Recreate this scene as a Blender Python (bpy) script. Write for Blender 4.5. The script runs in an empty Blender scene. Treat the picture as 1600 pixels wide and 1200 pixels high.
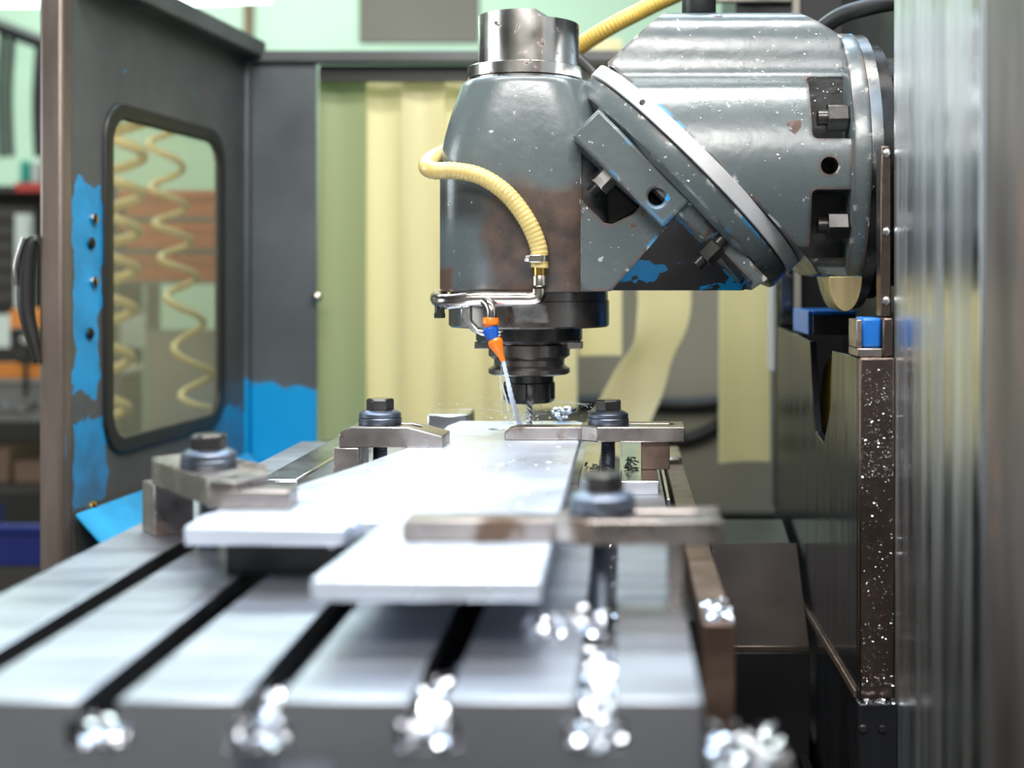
import bpy, bmesh, math, random
from mathutils import Vector, Matrix
random.seed(7)
PI = math.pi
scene = bpy.context.scene
C = scene.collection
CZ = 1.25                     # camera height above the shop floor
F = 2000.0                    # focal length in pixels of the 1600 wide frame

# ---------------------------------------------------------------- camera, world, light, exposure
cd = bpy.data.cameras.new('camera'); cam = bpy.data.objects.new('camera', cd); C.objects.link(cam)
cam.location = (0, 0, CZ); cam.rotation_euler = (PI/2, 0, 0)
cd.sensor_width = 36; cd.lens = F*36/1600
cd.shift_x = -175/1600; cd.shift_y = -165/1600
cd.clip_start = 0.02; cd.clip_end = 60
cd.dof.use_dof = True; cd.dof.focus_distance = 1.41; cd.dof.aperture_fstop = 2.7
scene.camera = cam
w = bpy.data.worlds.new('world'); scene.world = w; w.use_nodes = True
w.node_tree.nodes['Background'].inputs[0].default_value = (0.75, 0.9, 0.85, 1)
w.node_tree.nodes['Background'].inputs[1].default_value = 0.3
scene.view_settings.view_transform = 'Standard'; scene.view_settings.look = 'None'
scene.view_settings.gamma = 1; scene.view_settings.use_curve_mapping = False
scene.view_settings.exposure = 0.0

def area(name, loc, size, power, color, target=None):
    l = bpy.data.lights.new(name, 'AREA'); l.shape = 'RECTANGLE'; l.size, l.size_y = size
    l.energy = power; l.color = color
    o = bpy.data.objects.new(name, l); C.objects.link(o); o.location = loc
    if target is not None:
        o.rotation_euler = (Vector(target)-Vector(loc)).to_track_quat('-Z', 'Y').to_euler()
    return o
area('machine_work_light', (-0.05, 1.12, 2.55), (1.2, 0.26), 34, (1.0, 0.99, 0.97), (-0.1, 1.4, 1.2))
area('ceiling_light_rear', (-0.5, 2.7, 3.6), (2.6, 0.6), 68, (0.62, 0.80, 1.0), (-0.2, 1.3, 1.0))
area('added_front_light', (0.1, -0.55, 2.6), (1.8, 0.42), 62, (1.0, 0.97, 0.94), (0.05, 1.4, 1.3))  # unseen lamp added for the broad highlight on the elbow housing
area('added_wall_light', (-0.8, -1.9, 3.8), (2.5, 0.4), 36, (1.0, 0.95, 0.88), (-0.8, -2.2, 0))  # unseen lamp added to brighten the front wall that the steel reflects
area('ceiling_light_shop', (-1.8, 4.7, 3.8), (3.5, 0.8), 165, (0.84, 1.0, 0.92), (-1.8, 4.9, 0))
area('shop_window_daylight', (-4.3, 0.9, 2.0), (2.0, 1.6), 75, (0.85, 0.95, 1.0), (0, 1.5, 1.2))

# ---------------------------------------------------------------- helpers
def P(px, py, Y): return Vector(((px-975)*Y/F, Y, CZ-(py-435)*Y/F))
def XX(px, Y): return (px-975)*Y/F
def ZZ(py, Y): return CZ-(py-435)*Y/F

def link(o): C.objects.link(o); return o
def empty(name, loc, label, cat, group=None):
    o = bpy.data.objects.new(name, None); link(o); o.location = loc; o.empty_display_size = .02
    return tag(o, label, cat, group)
def tag(o, label=None, cat=None, group=None, kind=None):
    if label: o['label'] = label
    if cat: o['category'] = cat
    if group: o['group'] = group
    if kind: o['kind'] = kind
    return o
def root_inv(p):
    # all meshes are written in world coordinates; parents only carry a translation
    t = Vector((0, 0, 0)); q = p
    while q is not None:
        t += q.location; q = q.parent
    return Matrix.Translation(-t)
def obj(name, bm, m, parent=None, smooth=40, bevel=0, seg=2, recalc=True):
    if recalc: bmesh.ops.recalc_face_normals(bm, faces=bm.faces)
    me = bpy.data.meshes.new(name); bm.to_mesh(me); bm.free()
    me.materials.append(m)
    if smooth:
        for p in me.polygons: p.use_smooth = True
        me.set_sharp_from_angle(angle=math.radians(smooth))
    o = bpy.data.objects.new(name, me); link(o)
    if parent is not None:
        o.parent = parent
        if parent.type == 'EMPTY': o.matrix_parent_inverse = root_inv(parent)
    if bevel:
        b = o.modifiers.new('bevel', 'BEVEL'); b.width = bevel; b.segments = seg
        b.limit_method = 'ANGLE'; b.angle_limit = math.radians(35); b.harden_normals = False
    return o
def bake(o):
    dg = bpy.context.evaluated_depsgraph_get(); dg.update()
    me = bpy.data.meshes.new_from_object(o.evaluated_get(dg))
    o.modifiers.clear(); o.data = me
    return o
def cut(o, cutters, bevel=0, seg=2, smooth=35):
    for c in cutters:
        m = o.modifiers.new('cut', 'BOOLEAN'); m.operation = 'DIFFERENCE'; m.object = c; m.solver = 'EXACT'
    bake(o)
    for c in cutters: bpy.data.objects.remove(c, do_unlink=True)
    for p in o.data.polygons: p.use_smooth = True
    o.data.set_sharp_from_angle(angle=math.radians(smooth))
    if bevel:
        b = o.modifiers.new('bevel', 'BEVEL'); b.width = bevel; b.segments = seg
        b.limit_method = 'ANGLE'; b.angle_limit = math.radians(35)
    return o
def tool(bm):
    bmesh.ops.recalc_face_normals(bm, faces=bm.faces)
    me = bpy.data.meshes.new('tool'); bm.to_mesh(me); bm.free()
    return link(bpy.data.objects.new('tool', me))
def B(): return bmesh.new()
def loft(bm, rings, closed=True, cap=True):
    vs = [[bm.verts.new(p) for p in r] for r in rings]
    n = len(vs[0])
    for a, b in zip(vs, vs[1:]):
        for i in range(n if closed else n-1):
            j = (i+1) % n
            bm.faces.new((a[i], a[j], b[j], b[i]))
    if cap and closed:
        bm.faces.new(list(reversed(vs[0]))); bm.faces.new(vs[-1])
    return bm
def box(bm, x0, x1, y0, y1, z0, z1):
    return loft(bm, [[(x0, y0, z), (x1, y0, z), (x1, y1, z), (x0, y1, z)] for z in (z0, z1)])
def prism_z(bm, poly, z0, z1):
    return loft(bm, [[(x, y, z) for x, y in poly] for z in (z0, z1)])
def prism_y(bm, poly, y0, y1):
    return loft(bm, [[(x, y, z) for x, z in poly] for y in (y0, y1)])
def prism_x(bm, poly, x0, x1):
    return loft(bm, [[(x, y, z) for y, z in poly] for x in (x0, x1)])
def frame(d):
    d = Vector(d).normalized()
    u = d.cross(Vector((0, 0, 1)))
    if u.length < 1e-4: u = Vector((1, 0, 0))
    u.normalize(); return u, d.cross(u).normalized()
def lathe(bm, prof, c, axis=(0, 0, 1), n=48, cap=True):
    """prof: (radius, distance along the axis)"""
    c = Vector(c); d = Vector(axis).normalized(); u, v = frame(d)
    return loft(bm, [[c+d*t+(u*math.cos(2*PI*i/n)+v*math.sin(2*PI*i/n))*max(r, 1e-5) for i in range(n)] for r, t in prof], cap=cap)
def cyl(bm, a, b, r, n=24):
    a, b = Vector(a), Vector(b)
    return lathe(bm, [(r, 0), (r, (b-a).length)], a, b-a, n)
def hexa(bm, a, b, r, rot=0):
    a, b = Vector(a), Vector(b); d = (b-a).normalized(); u, v = frame(d); L = (b-a).length
    def ring(t, rr): return [a+d*t+(u*math.cos(rot+i*PI/3)+v*math.sin(rot+i*PI/3))*rr for i in range(6)]
    return loft(bm, [ring(0, r), ring(L*.88, r), ring(L, r*.88)])
def spline(pts, n=12):
    pts = [Vector(p) for p in pts]; out = []
    for i in range(len(pts)-1):
        p0 = pts[max(i-1, 0)]; p1 = pts[i]; p2 = pts[i+1]; p3 = pts[min(i+2, len(pts)-1)]
        for k in range(n):
            t = k/n
            out.append(.5*((2*p1)+(p2-p0)*t+(2*p0-5*p1+4*p2-p3)*t*t+(3*p1-p0-3*p2+p3)*t**3))
    out.append(pts[-1]); return out
def resample(path, step):
    out = [path[0]]; acc = 0
    for a, b in zip(path, path[1:]):
        L = (b-a).length
        if L == 0: continue
        pos = step-acc
        while pos <= L:
            out.append(a+(b-a)*(pos/L)); pos += step
        acc = (acc+L) % step
    return out
def tube(bm, path, rad, n=14):
    """rad: number or function of the ring index"""
    rings = []; u = None
    for i, p in enumerate(path):
        d = (path[min(i+1, len(path)-1)]-path[max(i-1, 0)]).normalized()
        if u is None: u, _ = frame(d)
        u = (u-d*u.dot(d)).normalized(); v = d.cross(u)
        r = rad(i) if callable(rad) else rad
        rings.append([p+(u*math.cos(2*PI*k/n)+v*math.sin(2*PI*k/n))*r for k in range(n)])
    return loft(bm, rings)
def rrect(x0, x1, z0, z1, r, n=6):
    out = []
    for cx, cz, a in ((x1-r, z1-r, 0), (x0+r, z1-r, 90), (x0+r, z0+r, 180), (x1-r, z0+r, 270)):
        for k in range(n+1):
            t = math.radians(a+90*k/n); out.append((cx+r*math.cos(t), cz+r*math.sin(t)))
    return out
def plate(bm, outer, holes, thick, mp):
    """flat plate with holes; mp(u, v, w) -> world"""
    loops = []
    for loop in [outer]+holes:
        vs = [bm.verts.new(mp(u, v, 0)) for u, v in loop]
        loops.append([bm.edges.new((vs[i], vs[(i+1) % len(vs)])) for i in range(len(vs))])
    bmesh.ops.triangle_fill(bm, use_beauty=True, use_dissolve=False, edges=[e for l in loops for e in l])
    off = Vector(mp(0, 0, thick))-Vector(mp(0, 0, 0))
    r = bmesh.ops.extrude_face_region(bm, geom=list(bm.faces))
    bmesh.ops.translate(bm, vec=off, verts=[g for g in r['geom'] if isinstance(g, bmesh.types.BMVert)])
    return bm
def copy_tree(o, dx, parent=None):
    c = o.copy(); link(c)
    if parent is None: c.location = o.location+Vector(dx)
    else: c.parent = parent; c.matrix_parent_inverse = o.matrix_parent_inverse.copy()
    for ch in list(o.children): copy_tree(ch, dx, c)
    return c

# ---------------------------------------------------------------- materials
def mat(name, base, rough=.5, metal=0., var=None, bump=None, layers=(), stretch=(1, 1, 1), rvar=None, coat=0, spec=.5, wear=None):
    """var=(scale, amount) colour variation, rvar=(scale, amount) roughness variation, bump=(scale, strength)
    layers: dicts of colour, rough, metal, scale, thr=(lo, hi), box=((x0,x1),(y0,y1),(z0,z1)), soft, amp"""
    m = bpy.data.materials.new(name); m.use_nodes = True
    N = m.node_tree.nodes; L = m.node_tree.links
    bs = N['Principled BSDF']
    tc = N.new('ShaderNodeTexCoord'); mp = N.new('ShaderNodeMapping'); mp.inputs['Scale'].default_value = stretch
    L.new(tc.outputs['Object'], mp.inputs[0])
    def noise(scale, detail=4, vec=None):
        n = N.new('ShaderNodeTexNoise'); n.inputs['Scale'].default_value = scale; n.inputs['Detail'].default_value = detail
        L.new(vec or mp.outputs[0], n.inputs['Vector']); return n.outputs['Fac']
    def math_(op, a, b=None, clamp=False):
        n = N.new('ShaderNodeMath'); n.operation = op; n.use_clamp = clamp
        for i, x in enumerate((a, b)):
            if x is None: continue
            if isinstance(x, (int, float)): n.inputs[i].default_value = x
            else: L.new(x, n.inputs[i])
        return n.outputs[0]
    def remap(x, a, b, c, d):
        n = N.new('ShaderNodeMapRange'); n.inputs[1].default_value = a; n.inputs[2].default_value = b
        n.inputs[3].default_value = c; n.inputs[4].default_value = d; L.new(x, n.inputs[0]); return n.outputs[0]
    def mix(f, a, b, rgb=True):
        n = N.new('ShaderNodeMix'); n.data_type = 'RGBA' if rgb else 'FLOAT'
        ia, ib, io = (6, 7, 2) if rgb else (2, 3, 0)
        L.new(f, n.inputs[0])
        for i, x in ((ia, a), (ib, b)):
            if isinstance(x, tuple): n.inputs[i].default_value = (*x, 1)
            elif isinstance(x, (int, float)): n.inputs[i].default_value = x
            else: L.new(x, n.inputs[i])
        return n.outputs[io]
    col = tuple(base); ro = rough; me = metal
    if var:
        f = remap(noise(var[0]), .3, .7, 0, 1)
        col = mix(f, tuple(max(0, c*(1-var[1])) for c in base), tuple(min(1, c*(1+var[1])) for c in base))
    if rvar:
        ro = remap(noise(rvar[0]), .3, .7, max(.02, rough-rvar[1]), min(1, rough+rvar[1]))
    sep = None
    for ly in layers:
        f = None
        nz = noise(ly.get('scale', 20), 6, tc.outputs['Object'] if ly.get('plain') else None)
        if 'thr' in ly: f = remap(nz, ly['thr'][0], ly['thr'][1], 0, 1)
        if 'box' in ly:
            if sep is None:
                sep = N.new('ShaderNodeSeparateXYZ'); L.new(tc.outputs['Object'], sep.inputs[0])
            amp = ly.get('amp', .02); soft = ly.get('soft', .002)
            j = math_('MULTIPLY', math_('SUBTRACT', noise(ly.get('edge', 25), 5, tc.outputs['Object']), .5), amp*2)
            for k, rng in enumerate(ly['box']):
                if rng is None: continue
                v = math_('ADD', sep.outputs[k], j)
                for e, s in ((rng[0], 1), (rng[1], -1)):
                    if e is None: continue
                    g = remap(v, e-soft, e+soft, 0 if s > 0 else 1, 1 if s > 0 else 0)
                    f = g if f is None else math_('MULTIPLY', f, g)
        f = math_('MULTIPLY', f, ly.get('amount', 1.0))
        lc = ly['color']
        if 'var' in ly:
            lc = mix(remap(noise(ly['var'][0]), .35, .65, 0, 1), tuple(c*(1-ly['var'][1]) for c in lc), tuple(min(1, c*(1+ly['var'][1])) for c in lc))
        col = mix(f, col, lc)
        ro = mix(f, ro, ly.get('rough', .6), False); me = mix(f, me, ly.get('metal', 0.), False)
    if wear:
        bv = N.new('ShaderNodeBevel'); bv.samples = 6; bv.inputs['Radius'].default_value = wear.get('radius', .009)
        ge = N.new('ShaderNodeNewGeometry'); vd = N.new('ShaderNodeVectorMath'); vd.operation = 'DOT_PRODUCT'
        L.new(bv.outputs[0], vd.inputs[0]); L.new(ge.outputs['Normal'], vd.inputs[1])
        e_ = remap(vd.outputs['Value'], .995, .90, 0, 1)
        for c_, sc, lo in wear['cols']:
            f = math_('MULTIPLY', e_, remap(noise(sc, 6), lo, lo+.03, 0, 1))
            col = mix(f, col, c_); ro = mix(f, ro, .6, False)
    for inp, x in (('Base Color', col), ('Roughness', ro), ('Metallic', me)):
        if isinstance(x, tuple): bs.inputs[inp].default_value = (*x, 1)
        elif isinstance(x, (int, float)): bs.inputs[inp].default_value = x
        else: L.new(x, bs.inputs[inp])
    bs.inputs['Coat Weight'].default_value = coat; bs.inputs['Coat Roughness'].default_value = .12
    bs.inputs['Specular IOR Level'].default_value = spec
    if bump:
        b = N.new('ShaderNodeBump'); b.inputs['Strength'].default_value = bump[1]; b.inputs['Distance'].default_value = .002
        L.new(noise(bump[0], 5), b.inputs['Height']); L.new(b.outputs[0], bs.inputs['Normal'])
    return m
BLUE = (0.003, 0.29, 0.62); RUST = (0.085, 0.035, 0.018)
M = {}
M['paint'] = mat('grey_paint', (.092, .115, .119), .27, 0, var=(6, .05), bump=(70, .2), spec=.85, rvar=(30, .035), wear=dict(cols=[(RUST, 14, .44), ((.015, .014, .013), 25, .47), (BLUE, 17, .64), ((.5, .5, .45), 60, .60)]),
    layers=[dict(color=(.5, .52, .5), scale=120, thr=(.69, .71), rough=.5, amount=.8),
            dict(color=RUST, scale=24, thr=(.70, .72), rough=.7, var=(90, .4))])
M['housing'] = mat('housing_paint', (.090, .113, .119), .27, 0, var=(6, .06), bump=(70, .2), spec=.85, rvar=(30, .035), wear=dict(cols=[(RUST, 14, .44), ((.015, .014, .013), 25, .47), (BLUE, 17, .60), ((.5, .5, .45), 60, .60)]),
    layers=[dict(color=(.058, .032, .02), box=((-.152, -.045), (None, 1.53), (None, 1.353)), soft=.008, amp=.04, edge=16, rough=.5, var=(45, .55)),
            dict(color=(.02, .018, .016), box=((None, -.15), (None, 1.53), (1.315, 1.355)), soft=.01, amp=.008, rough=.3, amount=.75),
            dict(color=RUST, box=((None, -.19), None, (None, 1.262)), soft=.003, amp=.012, rough=.7),
            dict(color=(.5, .5, .48), scale=120, thr=(.69, .71), rough=.5, amount=.8)])
M['wedge'] = mat('wedge_paint', (.092, .115, .119), .27, 0, var=(6, .05), bump=(70, .22), spec=.85, rvar=(30, .035), wear=dict(cols=[(RUST, 14, .44), ((.015, .014, .013), 25, .47), (BLUE, 17, .60), ((.5, .5, .45), 60, .60)]),
    layers=[dict(color=RUST, scale=28, thr=(.60, .63), rough=.7, var=(90, .4), box=((0, None), None, (None, 1.36)), amp=.01),
            dict(color=BLUE, scale=22, thr=(.60, .61), rough=.35, box=((.0, None), None, (None, 1.34)), amp=.01),
            dict(color=(.5, .5, .48), scale=120, thr=(.69, .71), rough=.5, amount=.8)])
M['shadepaint'] = mat('recess_shade_paint', (.022, .024, .026), .4, 0, var=(20, .4), bump=(70, .2),
    layers=[dict(color=BLUE, scale=20, thr=(.585, .592), rough=.35)])  # shade of the down-facing recess painted dark, with blue paint chips
M['darkpocket'] = mat('dark_casting', (.035, .037, .036), .4, 0, var=(40, .5), bump=(90, .5))  # darker colour for the faces inside the pockets
M['steel'] = mat('ground_steel', (.52, .51, .50), .24, 1, var=(14, .12), rvar=(30, .1), bump=(220, .04),
    layers=[dict(color=(.16, .09, .06), scale=70, thr=(.66, .72), rough=.6, metal=.2)])
M['chrome'] = mat('turned_steel', (.62, .60, .58), .22, 1, var=(18, .12), rvar=(40, .06),
    layers=[dict(color=(.13, .07, .05), scale=80, thr=(.64, .70), rough=.55, metal=.3)])
M['dial'] = mat('dial_ring_steel', (.74, .74, .74), .36, .25, var=(30, .06))
M['clampsteel'] = mat('clamp_steel', (.36, .32, .30), .33, 1, var=(22, .2), rvar=(35, .12), bump=(150, .08),
    layers=[dict(color=(.12, .075, .05), scale=26, thr=(.56, .66), rough=.5, metal=.55)])
M['blockrust'] = mat('rusty_block_steel', (.16, .11, .085), .45, .6, var=(30, .4), bump=(120, .2))
M['black'] = mat('blackened_steel', (.075, .072, .070), .26, .8, var=(20, .4), rvar=(30, .1))
M['nutblack'] = mat('black_oxide', (.15, .175, .22), .38, .95, var=(20, .3))
M['collar'] = mat('collar_steel', (.24, .22, .205), .26, .9, var=(16, .3), rvar=(24, .1),
    layers=[dict(color=(.36, .34, .33), box=((-.125, -.085), (None, 1.5), (1.2, 1.224)), soft=.002, amp=.012, rough=.35, metal=.8, var=(60, .3))])
M['table'] = mat('milled_table_iron', (.44, .465, .52), .36, .85, var=(6, .10), rvar=(8, .08), bump=(60, .05), stretch=(.7, 5, 1),
    layers=[dict(color=(.25, .25, .28), scale=5, thr=(.47, .66), rough=.42, metal=.85, amount=.65)])
M['work'] = mat('wet_aluminium', (.74, .82, .95), .33, .6, var=(5, .05), rvar=(14, .1), bump=(40, .03))
M['alu'] = mat('bright_bar_steel', (.6, .62, .65), .2, 1, var=(8, .1), rvar=(18, .06))
M['chip'] = mat('aluminium_swarf', (.93, .95, 1), .2, 1)
M['doorpaint'] = mat('guard_paint', (.078, .084, .084), .45, 0, var=(5, .25), bump=(40, .06), rvar=(12, .1),
    layers=[dict(color=BLUE, box=((None, None), (1.772, 1.848), (1.09, 1.385)), soft=.002, amp=.032, edge=22, rough=.4, var=(20, .15)),
            dict(color=BLUE, box=((None, None), (1.775, 1.86), (.93, 1.055)), soft=.002, amp=.03, edge=22, rough=.4, var=(20, .25)),
            dict(color=BLUE, box=((None, None), (2.26, 2.5), (None, 1.02)), soft=.003, amp=.10, edge=11, rough=.4),
            dict(color=(.10, .085, .07), box=((None, None), (None, None), (None, 1.01)), soft=.06, amp=.05, rough=.5, amount=.5),
            dict(color=BLUE, scale=45, thr=(.735, .74), rough=.4)])
M['backpaint'] = mat('guard_back_paint', (.075, .088, .095), .4, 0, var=(5, .25), rvar=(12, .1),
    layers=[dict(color=BLUE, box=((None, None), None, (None, 1.03)), soft=.003, amp=.11, edge=9, rough=.35)])
M['bluesheet'] = mat('chipped_blue_sheet', (.02, .32, .62), .3, 0, var=(12, .3), rvar=(14, .12),
    layers=[dict(color=(.25, .24, .22), scale=16, thr=(.58, .63), rough=.4, metal=.5)])
M['edge'] = mat('worn_edge_steel', (.20, .16, .14), .42, .6, var=(16, .35), stretch=(1, 1, .25),
    layers=[dict(color=BLUE, scale=18, thr=(.66, .68), rough=.4)])
M['rubber'] = mat('black_rubber', (.012, .012, .012), .45)
M['hose'] = mat('cream_hose', (.62, .47, .17), .32, 0, var=(20, .12), coat=.2)
M['hosey'] = mat('yellow_hose', (.55, .36, .07), .35, 0, var=(20, .12))
M['coil'] = mat('coil_hose_yellow', (.88, .68, .28), .4)
M['brass'] = mat('brass', (.62, .38, .10), .25, 1)
M['nickel'] = mat('nickel_fitting', (.55, .50, .43), .22, 1, var=(40, .1))
M['pipe'] = mat('stainless_pipe', (.58, .53, .50), .18, 1, var=(30, .12), rvar=(40, .08))
M['orange'] = mat('orange_plastic', (.86, .17, .008), .3)
M['bluep'] = mat('blue_plastic', (.008, .085, .42), .3)
M['wiper'] = mat('blue_wiper', (.01, .16, .58), .3, 0, var=(30, .2))
M['waysteel'] = mat('polished_way', (.74, .77, .86), .34, 1, var=(9, .3), rvar=(14, .12), bump=(11, .35), stretch=(1, 2.6, .12),
    layers=[dict(color=(.14, .10, .08), scale=7, thr=(.6, .72), rough=.45, metal=.6, amount=.6)])
M['rustcol'] = mat('rusty_column_cover', (.17, .15, .14), .4, .5, var=(10, .4), stretch=(1, 3, .5),
    layers=[dict(color=(.20, .075, .035), scale=5, thr=(.50, .60), rough=.7, box=(None, None, (1.2, None)), amp=.2, soft=.1)])
M['darksteel'] = mat('oily_dark_slide', (.014, .015, .018), .18, 0., var=(10, .4), rvar=(16, .08), stretch=(1, 3, .3), spec=.32)
M['slideface'] = mat('oily_slide_face', (.13, .095, .08), .25, .85, var=(16, .4), bump=(70, .35))
M['dark'] = mat('dark_machine', (.018, .019, .02), .4, .2, var=(8, .4))
M['brownmetal'] = mat('brown_cover', (.14, .11, .09), .35, .7, var=(9, .3))
M['yellow'] = mat('yellow_paint', (.62, .44, .06), .4)
M['pad'] = mat('curtain_tinted_pad', (.46, .37, .19), .4, .7, var=(60, .25), stretch=(1, 1, .2))  # yellow is the curtain's reflection, painted into the facet colour
M['white'] = mat('white_enamel', (.75, .76, .76), .4)
M['bluepost'] = mat('blue_post', (.01, .16, .36), .4)
M['panelgrey'] = mat('pale_panel', (.33, .31, .26), .6, 0, var=(2, .12))
M['floor'] = mat('concrete_floor', (.07, .068, .065), .6, 0, var=(1.5, .3))
M['wall'] = mat('pale_green_wall', (.52, .68, .54), .8, 0, var=(.6, .1))
M['wallside'] = mat('shop_wall', (.42, .39, .36), .8, 0, var=(.6, .1))
M['ceil'] = mat('shop_ceiling', (.10, .105, .105), .9)
M['shelf'] = mat('dark_shelf', (.045, .038, .03), .6)
M['red'] = mat('red_paint', (.5, .03, .015), .5)
M['teal'] = mat('teal_wrap', (.02, .38, .27), .4)
M['pale'] = mat('pale_plastic', (.6, .66, .6), .5)
M['bench'] = mat('bench_grey', (.16, .155, .14), .5)
M['orangebeam'] = mat('orange_beam', (.62, .20, .015), .45)
M['orangecrate'] = mat('orange_crate', (.62, .15, .03), .5)
M['navy'] = mat('navy_crate', (.008, .018, .16), .45)
M['cardboard'] = mat('cardboard', (.16, .10, .065), .8)

def strip_mat(name, col):
    m = bpy.data.materials.new(name); m.use_nodes = True; N = m.node_tree.nodes; L = m.node_tree.links
    out = N['Material Output']; bs = N['Principled BSDF']
    bs.inputs['Base Color'].default_value = (*col, 1); bs.inputs['Roughness'].default_value = .3
    tr = N.new('ShaderNodeBsdfTranslucent'); tr.inputs[0].default_value = (*col, 1)
    mx = N.new('ShaderNodeMixShader'); mx.inputs[0].default_value = .45
    L.new(bs.outputs[0], mx.inputs[1]); L.new(tr.outputs[0], mx.inputs[2]); L.new(mx.outputs[0], out.inputs[0])
    return m
M['strip'] = strip_mat('cream_strip', (.92, .86, .57))
M['stripg'] = strip_mat('greenish_strip', (.50, .56, .32))
def clear_mat(name, tint, dirt, amt, rough=.05):
    m = bpy.data.materials.new(name); m.use_nodes = True; N = m.node_tree.nodes; L = m.node_tree.links
    out = N['Material Output']; bs = N['Principled BSDF']
    bs.inputs['Base Color'].default_value = (*dirt, 1); bs.inputs['Roughness'].default_value = rough
    tr = N.new('ShaderNodeBsdfTransparent'); tr.inputs[0].default_value = (*tint, 1)
    mx = N.new('ShaderNodeMixShader'); mx.inputs[0].default_value = amt
    L.new(tr.outputs[0], mx.inputs[1]); L.new(bs.outputs[0], mx.inputs[2]); L.new(mx.outputs[0], out.inputs[0])
    return m
M['pane'] = clear_mat('oily_pane', (.93, .93, .86), (.36, .35, .25), .27, .25)
M['water'] = clear_mat('coolant_water', (.95, .97, 1), (.85, .9, 1), .55, .05)
M['mist'] = clear_mat('coolant_spray', (.97, .98, 1), (.9, .93, 1), .35, .1)
def glow(name, col, s):
    m = bpy.data.materials.new(name); m.use_nodes = True; bs = m.node_tree.nodes['Principled BSDF']
    bs.inputs['Base Color'].default_value = (*col, 1)
    bs.inputs['Emission Color'].default_value = (*col, 1); bs.inputs['Emission Strength'].default_value = s
    return m
M['tubelight'] = glow('fluorescent_tube', (.85, 1, .93), 6)

# ---------------------------------------------------------------- the room
def struct(name, bm, m): return tag(obj(name, bm, m, smooth=0), kind='structure')
RX0, RX1, RY0, RY1, RZ = -4.6, 2.6, -2.6, 6.4, 4.0
struct('floor', box(B(), RX0, RX1, RY0, RY1, -.1, 0), M['floor'])
struct('ceiling', box(B(), RX0, RX1, RY0, RY1, RZ, RZ+.1), M['ceil'])
struct('wall_back', box(B(), RX0, RX1, RY1, RY1+.1, 0, RZ), M['wall'])
struct('wall_front', box(B(), RX0, RX1, RY0-.1, RY0, 0, RZ), M['wallside'])
struct('wall_left', box(B(), RX0-.1, RX0, RY0, RY1, 0, RZ), M['wallside'])
struct('wall_right', box(B(), RX1, RX1+.1, RY0, RY1, 0, RZ), M['wallside'])

# ---------------------------------------------------------------- milling table
TT = CZ-.223                    # table top
TL, TR, TY0, TY1 = -.4416, .0413, .676, 1.75
SLOTS = [-.3654, -.2779, -.1930, -.1040, -.0154]
tbl = empty('milling_table', (-.2, 1.2, TT-.36), 'slotted steel milling table carrying the clamped plate', 'machine table')
poly = [(TL, TT)]
for s in SLOTS:
    poly += [(s-.010, TT), (s-.010, TT-.011), (s-.0165, TT-.011), (s-.0165, TT-.026), (s+.0165, TT-.026), (s+.0165, TT-.011), (s+.010, TT-.011), (s+.010, TT)]
poly += [(TR, TT), (TR, TT-.075), (TL, TT-.075)]
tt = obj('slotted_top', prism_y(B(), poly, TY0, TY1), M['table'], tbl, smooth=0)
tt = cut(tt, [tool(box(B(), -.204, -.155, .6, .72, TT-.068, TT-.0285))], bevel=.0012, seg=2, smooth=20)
tt.data.materials.append(mat('shaded_slot', (.04, .042, .046), .35, .5, var=(20, .4)))  # shade inside the slots, painted into the colour of their faces
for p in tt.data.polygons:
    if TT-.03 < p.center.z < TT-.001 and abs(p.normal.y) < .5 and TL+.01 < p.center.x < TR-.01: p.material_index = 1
obj('saddle', box(B(), -.40, .0, .80, 1.72, TT-.36, TT-.0755), M['dark'], tbl, bevel=.004)
sr = obj('side_rail', box(B(), .0565, .0805, .926, 1.72, TT-.12, TT-.027), M['blockrust'], tbl, bevel=.002)
obj('rail_bracket', box(B(), .0415, .0563, 1.02, 1.70, TT-.10, TT-.05), M['dark'], tbl)
obj('end_block', box(B(), .05, .0805, 1.78, 1.90, TT-.11, TT-.026), M['steel'], tbl, bevel=.002)
base = empty('machine_base', (-.1, 1.2, 0), 'dark machine bed below the milling table', 'machine base')
obj('pedestal', box(B(), -.36, .12, .86, 1.9, 0, TT-.3605), M['dark'], base, bevel=.01)
obj('knee', box(B(), .1205, .236, 1.25, 2.1, 0, TT-.42), M['dark'], base, bevel=.01)
for k, (x, z) in enumerate(((.190, .665), (.224, .655))):
    obj('way_rail', box(B(), x-.006, x+.006, 1.26, 2.05, z-.06, z), M['brownmetal'] if k == 0 else M['dark'], base, bevel=.002)
cov = empty('way_cover', (.2, 1.9, .62), 'brown sloping sheet cover between the table and the column', 'cover')
obj('cover_leaf', prism_x(B(), [(1.60, .79), (1.72, .895), (1.72, .888), (1.60, .783)], .118, .232), M['brownmetal'], cov, bevel=.001)
obj('cover_leaf', prism_x(B(), [(1.70, .868), (1.86, .90), (1.86, .893), (1.70, .861)], .125, .230), M['dark'], cov, bevel=.001)
obj('cover_skirt', box(B(), .118, .232, 1.60, 1.612, .62, .782), M['dark'], cov, bevel=.001)

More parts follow.
